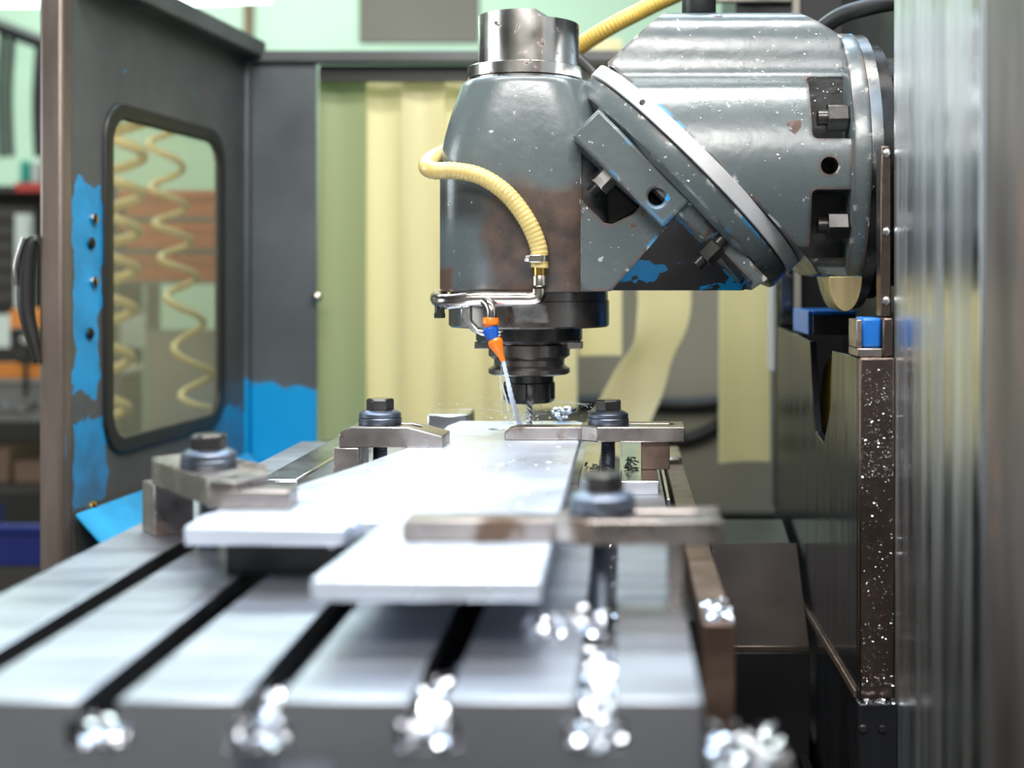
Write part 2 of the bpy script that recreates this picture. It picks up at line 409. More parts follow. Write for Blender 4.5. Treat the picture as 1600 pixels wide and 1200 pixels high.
# ---------------------------------------------------------------- workpiece and supports
WT = CZ-.178; WB = WT-.0135
wp = [(-.315, .916), (-.200, .913), (-.193, .944), (-.176, .946), (-.1855, .758), (-.049, .757), (-.0495, 1.58), (-.060, 1.60),
      (-.205, 1.60), (-.214, 1.55), (-.2125, 1.465), (-.230, 1.34), (-.247, 1.249), (-.284, 1.089), (-.318, .96)]
wpo = cut(obj('workpiece_plate', prism_z(B(), wp, WB, WT), M['work'], smooth=20), [tool(cyl(B(), (-.1475, 1.512, WB-.01), (-.1475, 1.512, WT+.01), .0115, 32))], bevel=.0018, seg=3, smooth=20)
tag(wpo,
    'large bright wet aluminium plate clamped flat under the drill', 'metal plate')
for y, x0, x1 in ((.965, -.30, -.215), (1.02, -.18, -.06), (1.28, -.23, -.07), (1.52, -.20, -.07)):
    lab = {.965: 'dark spacer bar under the left front end of the plate', 1.02: 'dark spacer bar under the front tongue of the plate',
           1.28: 'dark spacer bar under the middle of the plate', 1.52: 'dark spacer bar under the plate below the drill'}[y]
    tag(obj('spacer_bar', box(B(), x0, x1, y, y+.025, TT, WB), M['dark'], bevel=.001), lab, 'spacer', 'spacers under the plate')
tag(obj('guide_bar', box(B(), -.366, -.326, 1.278, 1.66, TT, TT+.022), M['alu'], bevel=.0025), 'long bright steel bar lying along the left table slot', 'steel bar')
for x0, x1, lab in ((-.0475, -.0275, 'narrow'), (-.0035, .0362, 'wide')):
    tag(obj('riser_plate', box(B(), x0, x1, 1.319, 1.62, TT, TT+.014), M['alu'], bevel=.0012),
        {'narrow': 'narrow ground steel riser strip between the plate and the far right stud', 'wide': 'ground steel riser plate under the far right step block'}[lab], 'riser', 'risers under the far right clamp')
tag(obj('stop_block', box(B(), -.255, -.203, 1.66, 1.74, TT, WT+.001), M['alu'], bevel=.002), 'flat steel stop block behind the far left clamp', 'stop block')
# a thin bevelled strip and a small lug at the table's right edge
tag(obj('channel_strip', box(B(), .0445, .0485, 1.34, 1.60, TT-.05, TT-.008), M['alu'], bevel=.0008), 'thin steel strip along the right edge of the table', 'strip')

# ---------------------------------------------------------------- clamps
def clamp_bolt(x, y, ztop, zbot, label, rot=.3):
    """ztop: surface the washers lie on"""
    e = empty('clamp_bolt', (x, y, zbot), label, 'bolt', 'clamp bolts')
    pr = []
    z = 0; L = ztop-.0-zbot
    n = max(2, int(L/.002))
    for k in range(n):
        pr += [(.0072, k*L/n), (.0080, (k+.5)*L/n)]
    pr.append((.0072, L))
    obj('threaded_stud', lathe(B(), pr, (x, y, zbot), n=24), M['nutblack'], e, smooth=20)
    obj('washer', lathe(B(), [(.0225, 0), (.0228, .0008), (.0228, .0062), (.022, .007)], (x, y, ztop), n=40), M['nutblack'], e, smooth=30)
    obj('washer', lathe(B(), [(.0215, .007), (.0222, .0078), (.0222, .0112), (.0216, .0118), (.0160, .0150)], (x, y, ztop), n=40), M['nutblack'], e, smooth=30)
    obj('hex_head', hexa(B(), (x, y, ztop+.0150), (x, y, ztop+.0272), 0.0148, rot), M['black'], e, smooth=20, bevel=.0007)
    return e
def clamp(label, body, bz, finger, fz, slot=None, tip=0):
    bm = prism_z(B(), body, *bz)
    o = obj('clamp_strap', bm, M['clampsteel'], smooth=20)
    if slot:
        o = cut(o, [tool(prism_z(B(), slot, bz[0]-.01, bz[1]+.01))], smooth=20)
    if finger:
        # the thin nose is forged in one piece with the body
        bm = B(); bm.from_mesh(o.data)
        if tip:
            xa, xb = finger[0][0], finger[1][0]; za, zb = fz
            prism_y(bm, [(xa, za), (xa, za+(zb-za)*.55), (xa+tip*.4, za+(zb-za)*.85), (xa+tip, zb), (xb, zb), (xb, za)], finger[0][1], finger[2][1])
        else:
            loft(bm, [[(x, y, z) for x, y in finger] for z in fz])
        bm.to_mesh(o.data); bm.free()
        for p in o.data.polygons: p.use_smooth = True
        o.data.set_sharp_from_angle(angle=math.radians(20))
    b = o.modifiers.new('bevel', 'BEVEL'); b.width = .0012; b.segments = 2; b.limit_method = 'ANGLE'
    return tag(o, label, 'clamp', 'strap clamps on the table')
def slotpoly(x0, x1, yc, r):
    pts = []
    for k in range(9): t = PI/2+PI*k/8; pts.append((x0+r*math.cos(t), yc+r*math.sin(t)))
    for k in range(9): t = -PI/2+PI*k/8; pts.append((x1+r*math.cos(t), yc+r*math.sin(t)))
    return pts
# far right
clamp('brown steel clamp strap with slotted body and thin nose beside the drill',
      [(-.047, 1.404), (-.029, 1.390), (.066, 1.390), (.066, 1.446), (-.038, 1.446), (-.047, 1.436)], (WT, WT+.0165),
      [(-.1316, 1.407), (-.045, 1.407), (-.045, 1.434), (-.1316, 1.434)], (WT+.0003, WT+.0145), slotpoly(-.010, .047, 1.421, .0085), tip=.013)
clamp_bolt(-.0175, 1.420, WT+.0168, TT-.02, 'black hex bolt with two washers on the far right clamp beside the drill')
tag(obj('step_block', box(B(), .019, .050, 1.398, 1.430, TT+.0142, WT-.0003), M['blockrust'], bevel=.001), 'brown rusty step block under the far right clamp', 'step block', 'step blocks')
# far left: straight strap with a sloped nose
bm = B()
y0, y1 = 1.347, 1.400
prof = [(-.300, WT), (-.300, WT+.015), (-.288, WT+.0215), (-.228, WT+.0215), (-.1905, WT+.0115), (-.1905, WT)]
o = obj('clamp_strap', prism_y(bm, prof, y0, y1), M['clampsteel'], smooth=20)
o = cut(o, [tool(prism_z(B(), slotpoly(-.268, -.225, 1.376, .0085), WT-.01, WT+.05))], bevel=.0012, smooth=20)
tag(o, 'steel clamp strap with sloped nose on the far left of the plate', 'clamp', 'strap clamps on the table')
clamp_bolt(-.2625, 1.378, WT+.0218, TT-.02, 'black hex bolt with two washers on the far left clamp', .1)
tag(obj('step_block', box(B(), -.3055, -.279, 1.345, 1.40, TT, WT-.0003), M['clampsteel'], bevel=.001), 'grey step block under the far left clamp', 'step block', 'step blocks')
# near left: strap set at an angle
clamp('worn steel clamp strap set at an angle on the near left corner of the plate',
      [(-.414, 1.122), (-.405, 1.100), (-.330, 1.005), (-.322, .990), (-.300, .986), (-.283, 1.02), (-.300, 1.075), (-.372, 1.155), (-.392, 1.156)], (WT, WT+.0215),
      [(-.2575, .985), (-.2575, 1.012), (-.300, 1.030), (-.320, .985)], (WT+.0003, WT+.0145), None, tip=0)
clamp_bolt(-.3445, 1.062, WT+.0218, TT+.0005, 'bright topped hex bolt with two washers on the near left clamp', .5)
tag(obj('step_block', prism_z(B(), [(-.4255, 1.13), (-.405, 1.104), (-.378, 1.125), (-.398, 1.151)], TT, WT-.0003), M['clampsteel'], bevel=.001), 'grey step block under the near left clamp', 'step block', 'step blocks')
# near right
clamp('blurred brown clamp strap on the front tongue, nearest the camera',
      [(-.046, .864), (-.030, .852), (.066, .852), (.066, .908), (-.038, .908), (-.046, .898)], (WT, WT+.0165),
      [(-.150, .866), (-.044, .866), (-.044, .892), (-.150, .892)], (WT+.0003, WT+.0145), slotpoly(-.010, .047, .882, .0085), tip=.002)
clamp_bolt(-.0150, .884, WT+.0168, TT-.02, 'black hex bolt with two washers on the clamp nearest the camera', .8)
tag(obj('step_block', box(B(), .030, .0405, .862, .900, TT, WT-.0003), M['clampsteel'], bevel=.001), 'grey step block under the clamp nearest the camera', 'step block', 'step blocks')

# ---------------------------------------------------------------- milling head
Y0 = 1.527
def H(px, py): return P(px, py, Y0)
def hx(px): return (px-975)*Y0/F
def hz(py): return CZ-(py-435)*Y0/F
SX = hx(827)
head = empty('swivel_milling_unit', (SX, Y0, hz(583)), 'grey swivelling milling head with a bolted diagonal joint', 'milling head')
# spindle housing: rounded box that narrows to the top ring
def superring(cx, a, b, e, z, n=72):
    out = []
    for i in range(n):
        t = 2*PI*i/n; c, s = math.cos(t), math.sin(t)
        out.append((cx+a*math.copysign(abs(c)**(2/e), c), Y0+b*math.copysign(abs(s)**(2/e), s), z))
    return out
prof = [(455, 700, 950, .1085, 4.6), (450, 697, 953, .1105, 4.6), (300, 697, 953, .1105, 4.6), (275, 697, 953, .1105, 4.4), (250, 698, 952, .1103, 4.1), (225, 702, 950, .1098, 3.8),
        (200, 708, 946, .1088, 3.5), (175, 715, 941, .1072, 3.2), (150, 723, 935, .105, 2.9), (143, 725, 933, .104, 2.8), (139, 728, 931, .1015, 2.7), (138, 733, 927, .097, 2.6)]
hs = obj('spindle_housing', loft(B(), [superring((hx(a)+hx(b))/2, (hx(b)-hx(a))/2, d, e, hz(py)) for py, a, b, d, e in prof]), M['housing'], head, smooth=50)
# top ring and turned cylinder
rc = hx(817)
obj('top_ring', lathe(B(), [(.0665, 0), (.0672, .0008), (.0672, .0075), (.0655, .0082)], (rc+.003, Y0, hz(138)), n=80), M['chrome'], head, smooth=30)
obj('top_ring', lathe(B(), [(.0655, .0082), (.0685, .009), (.0685, .022), (.0677, .0228)], (rc+.003, Y0, hz(138)), n=80), M['chrome'], head, smooth=30)
bm = B(); n = 96; r = .0602; z0 = hz(138)+.0229; cx = hx(826)
ztop = 1.5595
cutx = hx(842)
def capring(top):
    return [(cx+r*math.cos(2*PI*i/n), Y0+r*math.sin(2*PI*i/n), (ztop if cx+r*math.cos(2*PI*i/n) < cutx else ztop-.0080) if top else z0) for i in range(n)]
loft(bm, [capring(False), capring(True)])
obj('drawbar_cap', bm, M['chrome'], head, smooth=40)
# 45 degree joint: all discs share one axis
n45 = Vector((1, 0, 1)).normalized(); s45 = Vector((1, 0, -1)).normalized(); yv = Vector((0, 1, 0))
JC = (H(928, 118)+H(1238, 416))/2
R = .1655
obj('dial_ring', lathe(B(), [(R-.003, -.0085), (R, -.0075), (R, .008), (R-.003, .009)], JC, n45, 128), M['dial'], head, smooth=30)
obj('swivel_flange', lathe(B(), [(R-.016, -.040), (R-.003, -.034), (R-.001, -.030), (R-.001, -.0115), (R-.006, -.0095), (R-.008, -.0085)], JC, n45, 128), M['paint'], head, smooth=30)
obj('dial_screw', lathe(B(), [(.0035, 0), (.0035, .001), (.0026, .0012)], JC+n45*0-s45*.088-yv*(math.sqrt(R*R-.088**2)-.0005), -yv+s45*-.35, 16), M['dark'], head)
def slab(bm, s0, s1, t0, t1, d):
    def q(s, t, y): return JC+s45*s+n45*t+yv*y
    return loft(bm, [[q(s0, t, -d), q(s1, t, -d), q(s1, t, d), q(s0, t, d)] for t in (t0, t1)])
yb = Y0-.1135
def pz(px, py, Y=yb): return (XX(px, Y), ZZ(py, Y))
# wedge body between housing and joint
wpoly = [pz(907, 232), pz(935, 168), pz(950, 172), pz(1200, 436), pz(1172, 455), pz(907, 455)]
wd = obj('joint_wedge', prism_y(B(), wpoly, yb, 2*Y0-yb), M['wedge'], head, smooth=30)
t1 = tool(prism_y(B(), [pz(*p) for p in ((908, 238), (1000, 322), (990, 334), (957, 350), (944, 348), (908, 312))], yb-.03, yb+.055))
t2 = B()
tri = [(952, 458), (1066, 328), (1176, 440), (1172, 470), (950, 470)]
front = [Vector((XX(a, yb), yb-.004, ZZ(b, yb))) for a, b in tri]
# this cut gets deeper towards the bottom edge
loft(t2, [[(p.x, yb-.03, p.z) for p in front], [(p.x, yb+.008+max(0, (1.335-p.z))*.75, p.z) for p in front]])
t3 = tool(cyl(B(), P(1027, 305, yb-.02), P(1027, 305, yb-.02)+yv*.07, .0096, 24))
wd = cut(wd, [t1, tool(t2), t3], bevel=.004, seg=3, smooth=40)
wd.data.materials.append(M['darkpocket']); wd.data.materials.append(M['shadepaint'])
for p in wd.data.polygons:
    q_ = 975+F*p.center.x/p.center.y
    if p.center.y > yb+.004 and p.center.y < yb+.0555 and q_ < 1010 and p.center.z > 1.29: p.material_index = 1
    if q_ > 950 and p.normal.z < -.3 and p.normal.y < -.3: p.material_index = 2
js = obj('joint_slab', slab(B(), -.117, .024, -.080, -.0385, .145), M['wedge'], head, smooth=20)
cut(js, [tool(cyl(B(), P(1027, 305, Y0-.17), P(1027, 305, Y0-.17)+yv*.12, .0092, 24))], bevel=.009, seg=4, smooth=30)
obj('joint_rim', lathe(B(), [(.132, -.060), (.139, -.057), (.139, -.0405)], JC, n45, 96), M['wedge'], head, smooth=30)
wm = bpy.data.objects
for px, py, kind in ((945, 280, 0), (1110, 392, 1)):
    c = P(px, py, yb-.004)
    hp = obj('clamping_nut', hexa(B(), c-n45*.011, c+n45*.011, .0135, .4), M['chrome'] if kind == 0 else M['black'], head, smooth=20, bevel=.0008)
    obj('nut_stud', cyl(B(), c-n45*.022, c+n45*.03, .0075), M['black'], head)
obj('pocket_lining', prism_y(B(), [pz(*p) for p in ((909, 240), (996, 322), (955, 347), (909, 310))], yb+.050, yb+.0545), M['darkpocket'], head)
# elbow housing
bm = B()
half = [(0, .3085), (.045, .307), (.062, .302), (.075, .292), (.083, .277), (.087, .260), (.0885, .243), (.092, .230), (.100, .2215)]
half = [(p.x, p.y) for p in spline([(a, b, 0) for a, b in half], 3)]+[(.110, .2180)]
half += [(.152*math.cos(math.radians(t)), .118+.152*math.sin(math.radians(t))) for t in range(39, -43, -3)]+[(.08, .005), (0, .002)]
sec = [(Y0-d, CZ+z) for d, z in half]+[(Y0+d, CZ+z) for d, z in reversed(half[1:-1])]
prism_x(bm, sec, -.30, .2455)
def bis(bm, co, no):
    g = list(bm.verts)+list(bm.edges)+list(bm.faces)
    r_ = bmesh.ops.bisect_plane(bm, geom=g, plane_co=co, plane_no=no, clear_outer=True)
    bmesh.ops.contextual_create(bm, geom=[e for e in r_['geom_cut'] if isinstance(e, bmesh.types.BMEdge)])
bis(bm, JC+n45*.0095, -n45)
bis(bm, Vector((XX(1042, 1.46), 0, ZZ(14, 1.46))), Vector((-1, 0, 1.04)))
bis(bm, Vector((XX(1246, 1.46), 0, ZZ(14, 1.46))), Vector((.72, 0, 1)))
el = obj('elbow_housing', bm, M['paint'], head, smooth=30)
ye = Y0-.150
def pe(px, py): return (XX(px, ye), ZZ(py, ye))
ts = [tool(prism_y(B(), rrect(XX(1270, ye), XX(1346, ye), ZZ(216, ye), ZZ(108, ye), .006), ye-.05, ye+.055)),
      tool(prism_y(B(), rrect(XX(1269, ye), XX(1346, ye), ZZ(402, ye), ZZ(296, ye), .006), ye-.05, ye+.065)),
      tool(cyl(B(), P(1303, 255, ye-.03), P(1303, 255, ye-.03)+yv*.08, .0095, 24))]
el = cut(el, ts, bevel=.007, seg=3, smooth=45)
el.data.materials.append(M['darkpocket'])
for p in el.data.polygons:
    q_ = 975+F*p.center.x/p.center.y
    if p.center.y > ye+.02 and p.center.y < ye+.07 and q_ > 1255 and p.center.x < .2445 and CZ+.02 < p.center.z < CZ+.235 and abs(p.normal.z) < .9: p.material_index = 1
fx = .2447
obj('end_flange', lathe(B(), [(.157, 0), (.162, .002), (.163, .004), (.163, .0195)], (fx, Y0, CZ+.126), (1, 0, 0), 128), M['paint'], head, smooth=40)
obj('end_ring', lathe(B(), [(.161, .020), (.1615, .0205), (.1615, .033), (.160, .0335)], (fx, Y0, CZ+.126), (1, 0, 0), 128), M['steel'], head, smooth=40)
obj('end_seal', lathe(B(), [(.150, .034), (.150, .050), (.14, .052)], (fx, Y0, CZ+.126), (1, 0, 0), 96), M['black'], head, smooth=40)
for py in (184, 352):
    c = P(1306, py, ye+.020)
    obj('flange_nut', hexa(B(), c+Vector((-.010, 0, 0)), c+Vector((.014, 0, 0)), .0165, .2), M['black'], head, smooth=20, bevel=.0008)
    obj('flange_stud', cyl(B(), c+Vector((-.020, 0, 0)), c+Vector((.03, 0, 0)), .009), M['black'], head)
# the ellipse shaped facet under the flange
tp = [(math.cos(PI+PI*k/16), math.sin(PI+PI*k/16)) for k in range(17)]
obj('flange_pad', prism_y(B(), [(XX(1321+26*a, 1.40), ZZ(432-55*b, 1.40)) for a, b in tp], 1.398, 1.44), M['pad'], head, smooth=20, bevel=.0008)
obj('lug', prism_y(B(), [(XX(a, 1.43), ZZ(b, 1.43)) for a, b in ((1268, 408), (1345, 405), (1345, 436), (1320, 438), (1298, 432), (1280, 424))], 1.42, 1.48), M['paint'], head, smooth=30, bevel=.003)
obj('lifting_cap', lathe(B(), [(.019, 0), (.020, .002), (.020, .02), (.016, .022)], (XX(1092, 1.5), 1.5, ZZ(10, 1.46)-.002), n=32), M['dark'], head)
# spindle nose collar and rings
def lp(items): return [(r_*Y0/F, hz(py)-hz(583)) for r_, py in items]
NZ = hz(583)
obj('collar', lathe(B(), lp([(122, 510), (125, 507), (125, 470), (123, 469), (123, 456)]), (SX, Y0, NZ), n=96), M['collar'], head, smooth=30)
obj('nose_ring', lathe(B(), lp([(80, 533), (83, 530), (83, 510.2)]), (SX, Y0, NZ), n=80), M['black'], head, smooth=30)
obj('drive_key', box(B(), SX+.045, SX+.064, Y0-.014, Y0+.012, hz(544), hz(533.2)), M['collar'], head, bevel=.001)
obj('drive_key', box(B(), SX-.064, SX-.045, Y0-.014, Y0+.012, hz(544), hz(533.2)), M['collar'], head, bevel=.001)
# ---- tool holder and drill
th = empty('tool_holder', (SX, Y0, hz(628)), 'dark steel tool holder with a V-groove flange and collet nut', 'tool holder')
def lt(items): return [(r_*Y0/F, hz(py)-hz(628)) for r_, py in items]
obj('holder_flange', lathe(B(), lt([(60, 584), (63.5, 582), (63.5, 575), (55, 569.5), (55, 561), (63.5, 555), (63.5, 538), (62, 536.5), (50, 536.5), (50, 533.2)]), (SX, Y0, hz(628)), n=96), M['collar'], th, smooth=20)
obj('holder_neck', lathe(B(), lt([(38, 596), (38, 584.2)]), (SX, Y0, hz(628)), n=64), M['black'], th)
bm = B(); n = 96; rings = []
for r_, py, dp in ((30, 628, 0), (36, 628, 0), (40.5, 622, 1), (40.5, 598, 1), (39, 596.2, 1)):
    rings.append([(SX+(r_-(2.2 if dp and (i % 12) < 4 else 0))*Y0/F*math.cos(2*PI*i/n), Y0+(r_-(2.2 if dp and (i % 12) < 4 else 0))*Y0/F*math.sin(2*PI*i/n), hz(py)) for i in range(n)])
loft(bm, rings)
obj('collet_nut', bm, M['black'], th, smooth=25)
# twisted drill
bm = B(); rings = []; zt, zb = hz(628.2), WT+.0006; K = 40; n = 20
for k in range(K+1):
    t = k/K; z = zt+(zb-zt)*t; a0 = t*PI*5
    rings.append([(SX+(.0037*(1-.35*max(0, math.cos(2*(a-a0)))**2))*math.cos(a), Y0+(.0037*(1-.35*max(0, math.cos(2*(a-a0)))**2))*math.sin(a), z) for a in (2*PI*i/n for i in range(n))])
loft(bm, rings)
tag(obj('drill_bit', bm, M['steel'], smooth=60), 'slim spiral drill bit held in the collet nut', 'drill')

# ---------------------------------------------------------------- coolant line
def ribbed(bm, path, r, step=.00125, rib=4, depth=.06, n=16):
    p = resample(path, step)
    return tube(bm, p, lambda i: r*(1+depth*math.cos(2*PI*i/rib)), n)
yh = Y0-.122
hs_pts = [Vector((-.10, 1.655, CZ+.175)), Vector((-.15, 1.69, CZ+.175)), P(714, 228, 1.68), P(696, 238, 1.58), P(682, 245, 1.49), P(671, 253, 1.435), P(668, 262, 1.412), P(682, 267, 1.403), P(712, 267, yh), P(752, 276, yh-.003), P(792, 303, yh-.004), P(824, 345, yh-.003), P(841, 385, yh), P(843, 412, yh), P(843, 419, yh)]
hose = empty('coolant_hose', P(843, 450, yh), 'cream ribbed hose curving over the front of the spindle housing', 'hose')
obj('hose_tube', ribbed(B(), spline(hs_pts, 14), .0096, depth=.035), M['hose'], hose, smooth=60)
cl = obj('hose_clamp', lathe(B(), [(.0103, 0), (.0103, .0062)], P(843, 408, yh), n=28), M['nickel'], hose)
c = P(838, 404, yh-.0115)
hc = obj('clamp_screw_housing', box(B(), c.x-.008, c.x+.006, c.y-.003, c.y+.003, c.z-.0042, c.z+.0042), M['pipe'], cl, bevel=.001)
obj('clamp_screw', hexa(B(), c+Vector((-.008, 0, 0)), c+Vector((-.013, 0, 0)), .004), M['pipe'], cl)
obj('barb_fitting', lathe(B(), [(.0072, 0), (.0072, .010)], P(843.5, 431, yh), n=24), M['brass'], hose)
obj('hose_coupling', lathe(B(), [(.0062, 0), (.0083, .002), (.0083, .012), (.0078, .013)], P(843.5, 449, yh), n=28), M['nickel'], hose)
man = empty('coolant_manifold', P(720, 505, yh), 'bent stainless coolant pipe with a welded bracket below the housing', 'pipe')
ym = yh+.001
e0 = P(842, 451, ym)
obj('elbow_fitting', tube(B(), spline([e0, P(842, 459, ym), P(838, 465, ym), P(828, 467, ym), P(822, 467, ym)], 8), .0082, 18), M['nickel'], man, smooth=60)
pipe_pts = [P(823, 467, ym), P(780, 467, ym), P(740, 467, ym), P(712, 470, ym+.004), P(693, 471, ym+.012), P(685, 468, ym+.035), P(684, 464, ym+.07), P(690, 463, ym+.10)]
obj('pipe', tube(B(), resample(spline(pipe_pts, 12), .003), .0085, 20), M['pipe'], man, smooth=60)
obj('end_plug', cyl(B(), P(687, 474, ym+.014), P(687, 491, ym+.014), .0055, 20), M['black'], man)
obj('end_plug_cap', hexa(B(), P(687, 489, ym+.014), P(687, 497, ym+.014), .0062), M['black'], man)
br = [(719, 474), (735, 474), (735, 501), (747, 514), (785, 517), (783, 526), (752, 525), (738, 519), (722, 505), (719, 497)]
obj('bracket', prism_y(B(), [(XX(a, ym), ZZ(b, ym)) for a, b in br], ym+.002, ym+.020), M['steel'], man, smooth=20, bevel=.0025, seg=3)
obj('nozzle_stub', tube(B(), spline([P(757, 470, ym-.004), P(764, 476, ym-.010), P(768, 486, ym-.013), P(768, 499, ym-.013)], 8), .0058, 18), M['pipe'], man, smooth=60)
yn = ym-.013
noz = empty('coolant_nozzle', P(786, 563, yn-.004), 'orange and blue segmented coolant nozzle squirting at the drill', 'nozzle')
def seg_(name, prof, a, b, m):
    a, b = Vector(a), Vector(b); L = (b-a).length
    return obj(name, lathe(B(), [(r_, t*L) for r_, t in prof], a, b-a, 28), m, noz, smooth=35)
seg_('orange_collar', [(.0080, 0), (.0090, .15), (.0090, .5), (.0068, .62), (.0060, .8), (.0075, 1)], P(767, 496, yn), P(766, 516, yn), M['orange'])
seg_('blue_segment', [(.0070, 0), (.0088, .12), (.0086, .3), (.0062, .62), (.0058, .75), (.0068, .9), (.0062, 1)], P(765, 511, yn), P(774, 538, yn-.002), M['bluep'])
seg_('orange_tip', [(.0065, 0), (.0082, .1), (.0080, .25), (.0055, .5), (.0036, .75), (.0028, 1)], P(772, 530, yn-.002), P(786, 564, yn-.004), M['orange'])
bm = B()
jp = [P(786, 563, yn-.004), P(792, 590, yn+.002), P(799, 620, yn+.015), P(811, 661.5, 1.50)]
tube(bm, spline(jp, 14), lambda i: .0022+.0011*i/42+.0003*math.sin(i*1.7), 12)
tag(obj('coolant_jet', bm, M['water'], smooth=60), 'white jet of coolant from the nozzle to the plate', 'water jet', kind='stuff')
bm = B()
for a, b, r_ in (((781, 588), (784, 645), .0006), ((784, 600), (795, 640), .0009), ((787, 612), (797, 655), .0008), ((783, 570), (782, 600), .0005)):
    tube(bm, spline([P(*a, yn+.005), P((a[0]+b[0])/2+1, (a[1]+b[1])/2, yn+.02), P(*b, yn+.05)], 10), lambda i: r_*(.6+.5*abs(math.sin(i*.9))), 6)
# spray flung off the spinning drill, plus splash where the jet lands
def blob(bm, c, r):
    m_ = Matrix.Translation(c) @ Matrix.Diagonal((r*random.uniform(.8, 2.2), r, r*random.uniform(.5, 1), 1))
    bmesh.ops.create_icosphere(bm, subdivisions=1, radius=1, matrix=m_)
for k in range(170):
    a = random.uniform(0, 2*PI); d = random.uniform(.02, .12)
    blob(bm, Vector((SX+d*math.cos(a), Y0-.03+.6*d*math.sin(a), WT+.024+random.gauss(0, .006)+d*.03)), random.uniform(.0002, .0007))
for k in range(60):
    blob(bm, P(811, 661, 1.50)+Vector((random.gauss(0, .014), random.gauss(0, .01), abs(random.gauss(0, .006)))), random.uniform(.0005, .0018))
for k in range(9):
    a0 = random.uniform(0, 2*PI); d = random.uniform(.05, .10); zz = WT+.022+random.gauss(0, .005)
    pts = [Vector((SX+d*math.cos(a0+q*.22), Y0-.03+.5*d*math.sin(a0+q*.22), zz+.001*q)) for q in range(4)]
    tube(bm, spline(pts, 5), .0005, 6)
tag(obj('coolant_splash', bm, M['mist'], smooth=60), 'fine coolant droplets flung around the drill', 'water splash', kind='stuff')
bm = B()
for k in range(14): blob(bm, P(875+random.gauss(0, 7), 646+random.gauss(0, 4), 1.62+random.gauss(0, .02)), random.uniform(.003, .007))
tag(obj('swarf_tangle', bm, M['chip'], smooth=60), 'bright tangle of foam and swarf behind the drill', 'swarf', kind='stuff')

# yellow feed hose and black cable behind the head
tag(obj('feed_hose', ribbed(B(), spline([Vector((-.10, 1.655, CZ+.20)), Vector((-.10, 1.70, CZ+.24)), P(870, 102, 1.74), P(905, 73, 1.72), P(950, 44, 1.70), P(1000, 18, 1.70), P(1050, -6, 1.70), P(1130, -40, 1.74), P(1190, -62, 1.90), P(1215, -70, 2.01)], 16), .0112, depth=.05), M['hosey'], smooth=60), 'yellow ribbed hose rising behind the turned steel cap', 'hose')
tag(obj('black_cable', tube(B(), spline([P(890, 78, 1.70), P(910, 95, 1.69), P(925, 110, 1.68), P(938, 128, 1.67), P(948, 150, 1.66)], 10), .0065, 12), M['rubber'], smooth=60), 'short black cable between the housing and the dial ring', 'cable')
tag(obj('black_hose', tube(B(), spline([P(1262, 78, 1.60), P(1284, 46, 1.60), P(1315, 24, 1.58), P(1350, 13, 1.56), P(1392, 4, 1.54), P(1440, 0, 1.53)], 10), .0105, 16), M['rubber'], smooth=60), 'glossy black hose arching over the elbow housing', 'hose')

# ---------------------------------------------------------------- column and slides on the right
col = empty('machine_column', (.5, 1.2, 0), 'tall machine column with a polished steel way', 'machine column')
obj('way_face', box(B(), .2735, .50, .955, 1.30, 0, 2.3), M['waysteel'], col, bevel=.004)
obj('column_cover', box(B(), .266, .60, .30, .9545, 0, 2.3), M['rustcol'], col, bevel=.012, seg=3)
obj('column_body', box(B(), .5005, 1.0, .955, 2.4, 0, 2.3), M['dark'], col)
obj('way_strip', box(B(), .2715, .2738, .975, 1.0, 0, 2.3), M['alu'], col, bevel=.0008)
sl = empty('slide_block', (.26, 1.5, 0), 'oily black vertical slide with a V-shaped opening beside the column', 'machine slide')
zt_ = CZ-.079
def side(y, h): return (y, CZ-h)
sp = [side(1.303, .60), side(1.975, .60), side(1.975, .074), side(1.632, .080), side(1.615, .125), side(1.585, .190), side(1.520, .196), side(1.470, .150), side(1.458, .082), side(1.303, .080)]
obj('side_plate', prism_x(B(), sp, .237, .2455), M['darksteel'], sl, smooth=20, bevel=.0012)
obj('lower_side_plate', box(B(), .2385, .2455, 1.303, 1.975, 0, CZ-.6005), M['darksteel'], sl)
obj('front_plate', box(B(), .2375, .2730, 1.290, 1.3025, CZ-.425, CZ-.080), M['slideface'], sl, bevel=.002)
obj('wiper_plate', box(B(), .2345, .2735, 1.280, 1.3025, CZ-.52, CZ-.4255), M['darksteel'], sl, bevel=.002)
for px in (1348, 1378):
    obj('wiper_screw', lathe(B(), [(.0042, 0), (.0042, .003), (.003, .004)], P(px, 1138, 1.2800)+Vector((0, .0005, 0)), (0, -1, 0), 16), M['black'], sl)
obj('wiper_strip', prism_x(B(), [(1.303, CZ-.427), (1.975, CZ-.440), (1.975, CZ-.432), (1.303, CZ-.419)], .2340, .2369), M['blockrust'], sl, bevel=.0006)
obj('inner_core', box(B(), .2475, .33, 1.345, 1.95, 0, CZ-.205), M['dark'], sl)
obj('yellow_stop', prism_x(B(), [(1.66, CZ-.204), (1.78, CZ-.204), (1.72, CZ-.12), (1.66, CZ-.10)], .268, .29), M['yellow'], sl, bevel=.001)
obj('wiper_foot', box(B(), .236, .262, 1.297, 1.345, CZ-.0795, CZ-.071), M['clampsteel'], sl, bevel=.001)
obj('blue_wiper', box(B(), .242, .262, 1.303, 1.345, CZ-.0708, CZ-.040), M['wiper'], sl, bevel=.003)
obj('wiper_side', box(B(), .236, .2418, 1.300, 1.345, CZ-.0708, CZ-.042), M['clampsteel'], sl, bevel=.001)
obj('wiper_block', box(B(), .2622, .2730, 1.296, 1.345, CZ-.0795, CZ-.040), M['slideface'], sl, bevel=.002)
obj('blue_wiper', box(B(), .238, .243, 1.655, 1.80, CZ-.073, CZ-.042), M['wiper'], sl, bevel=.001)
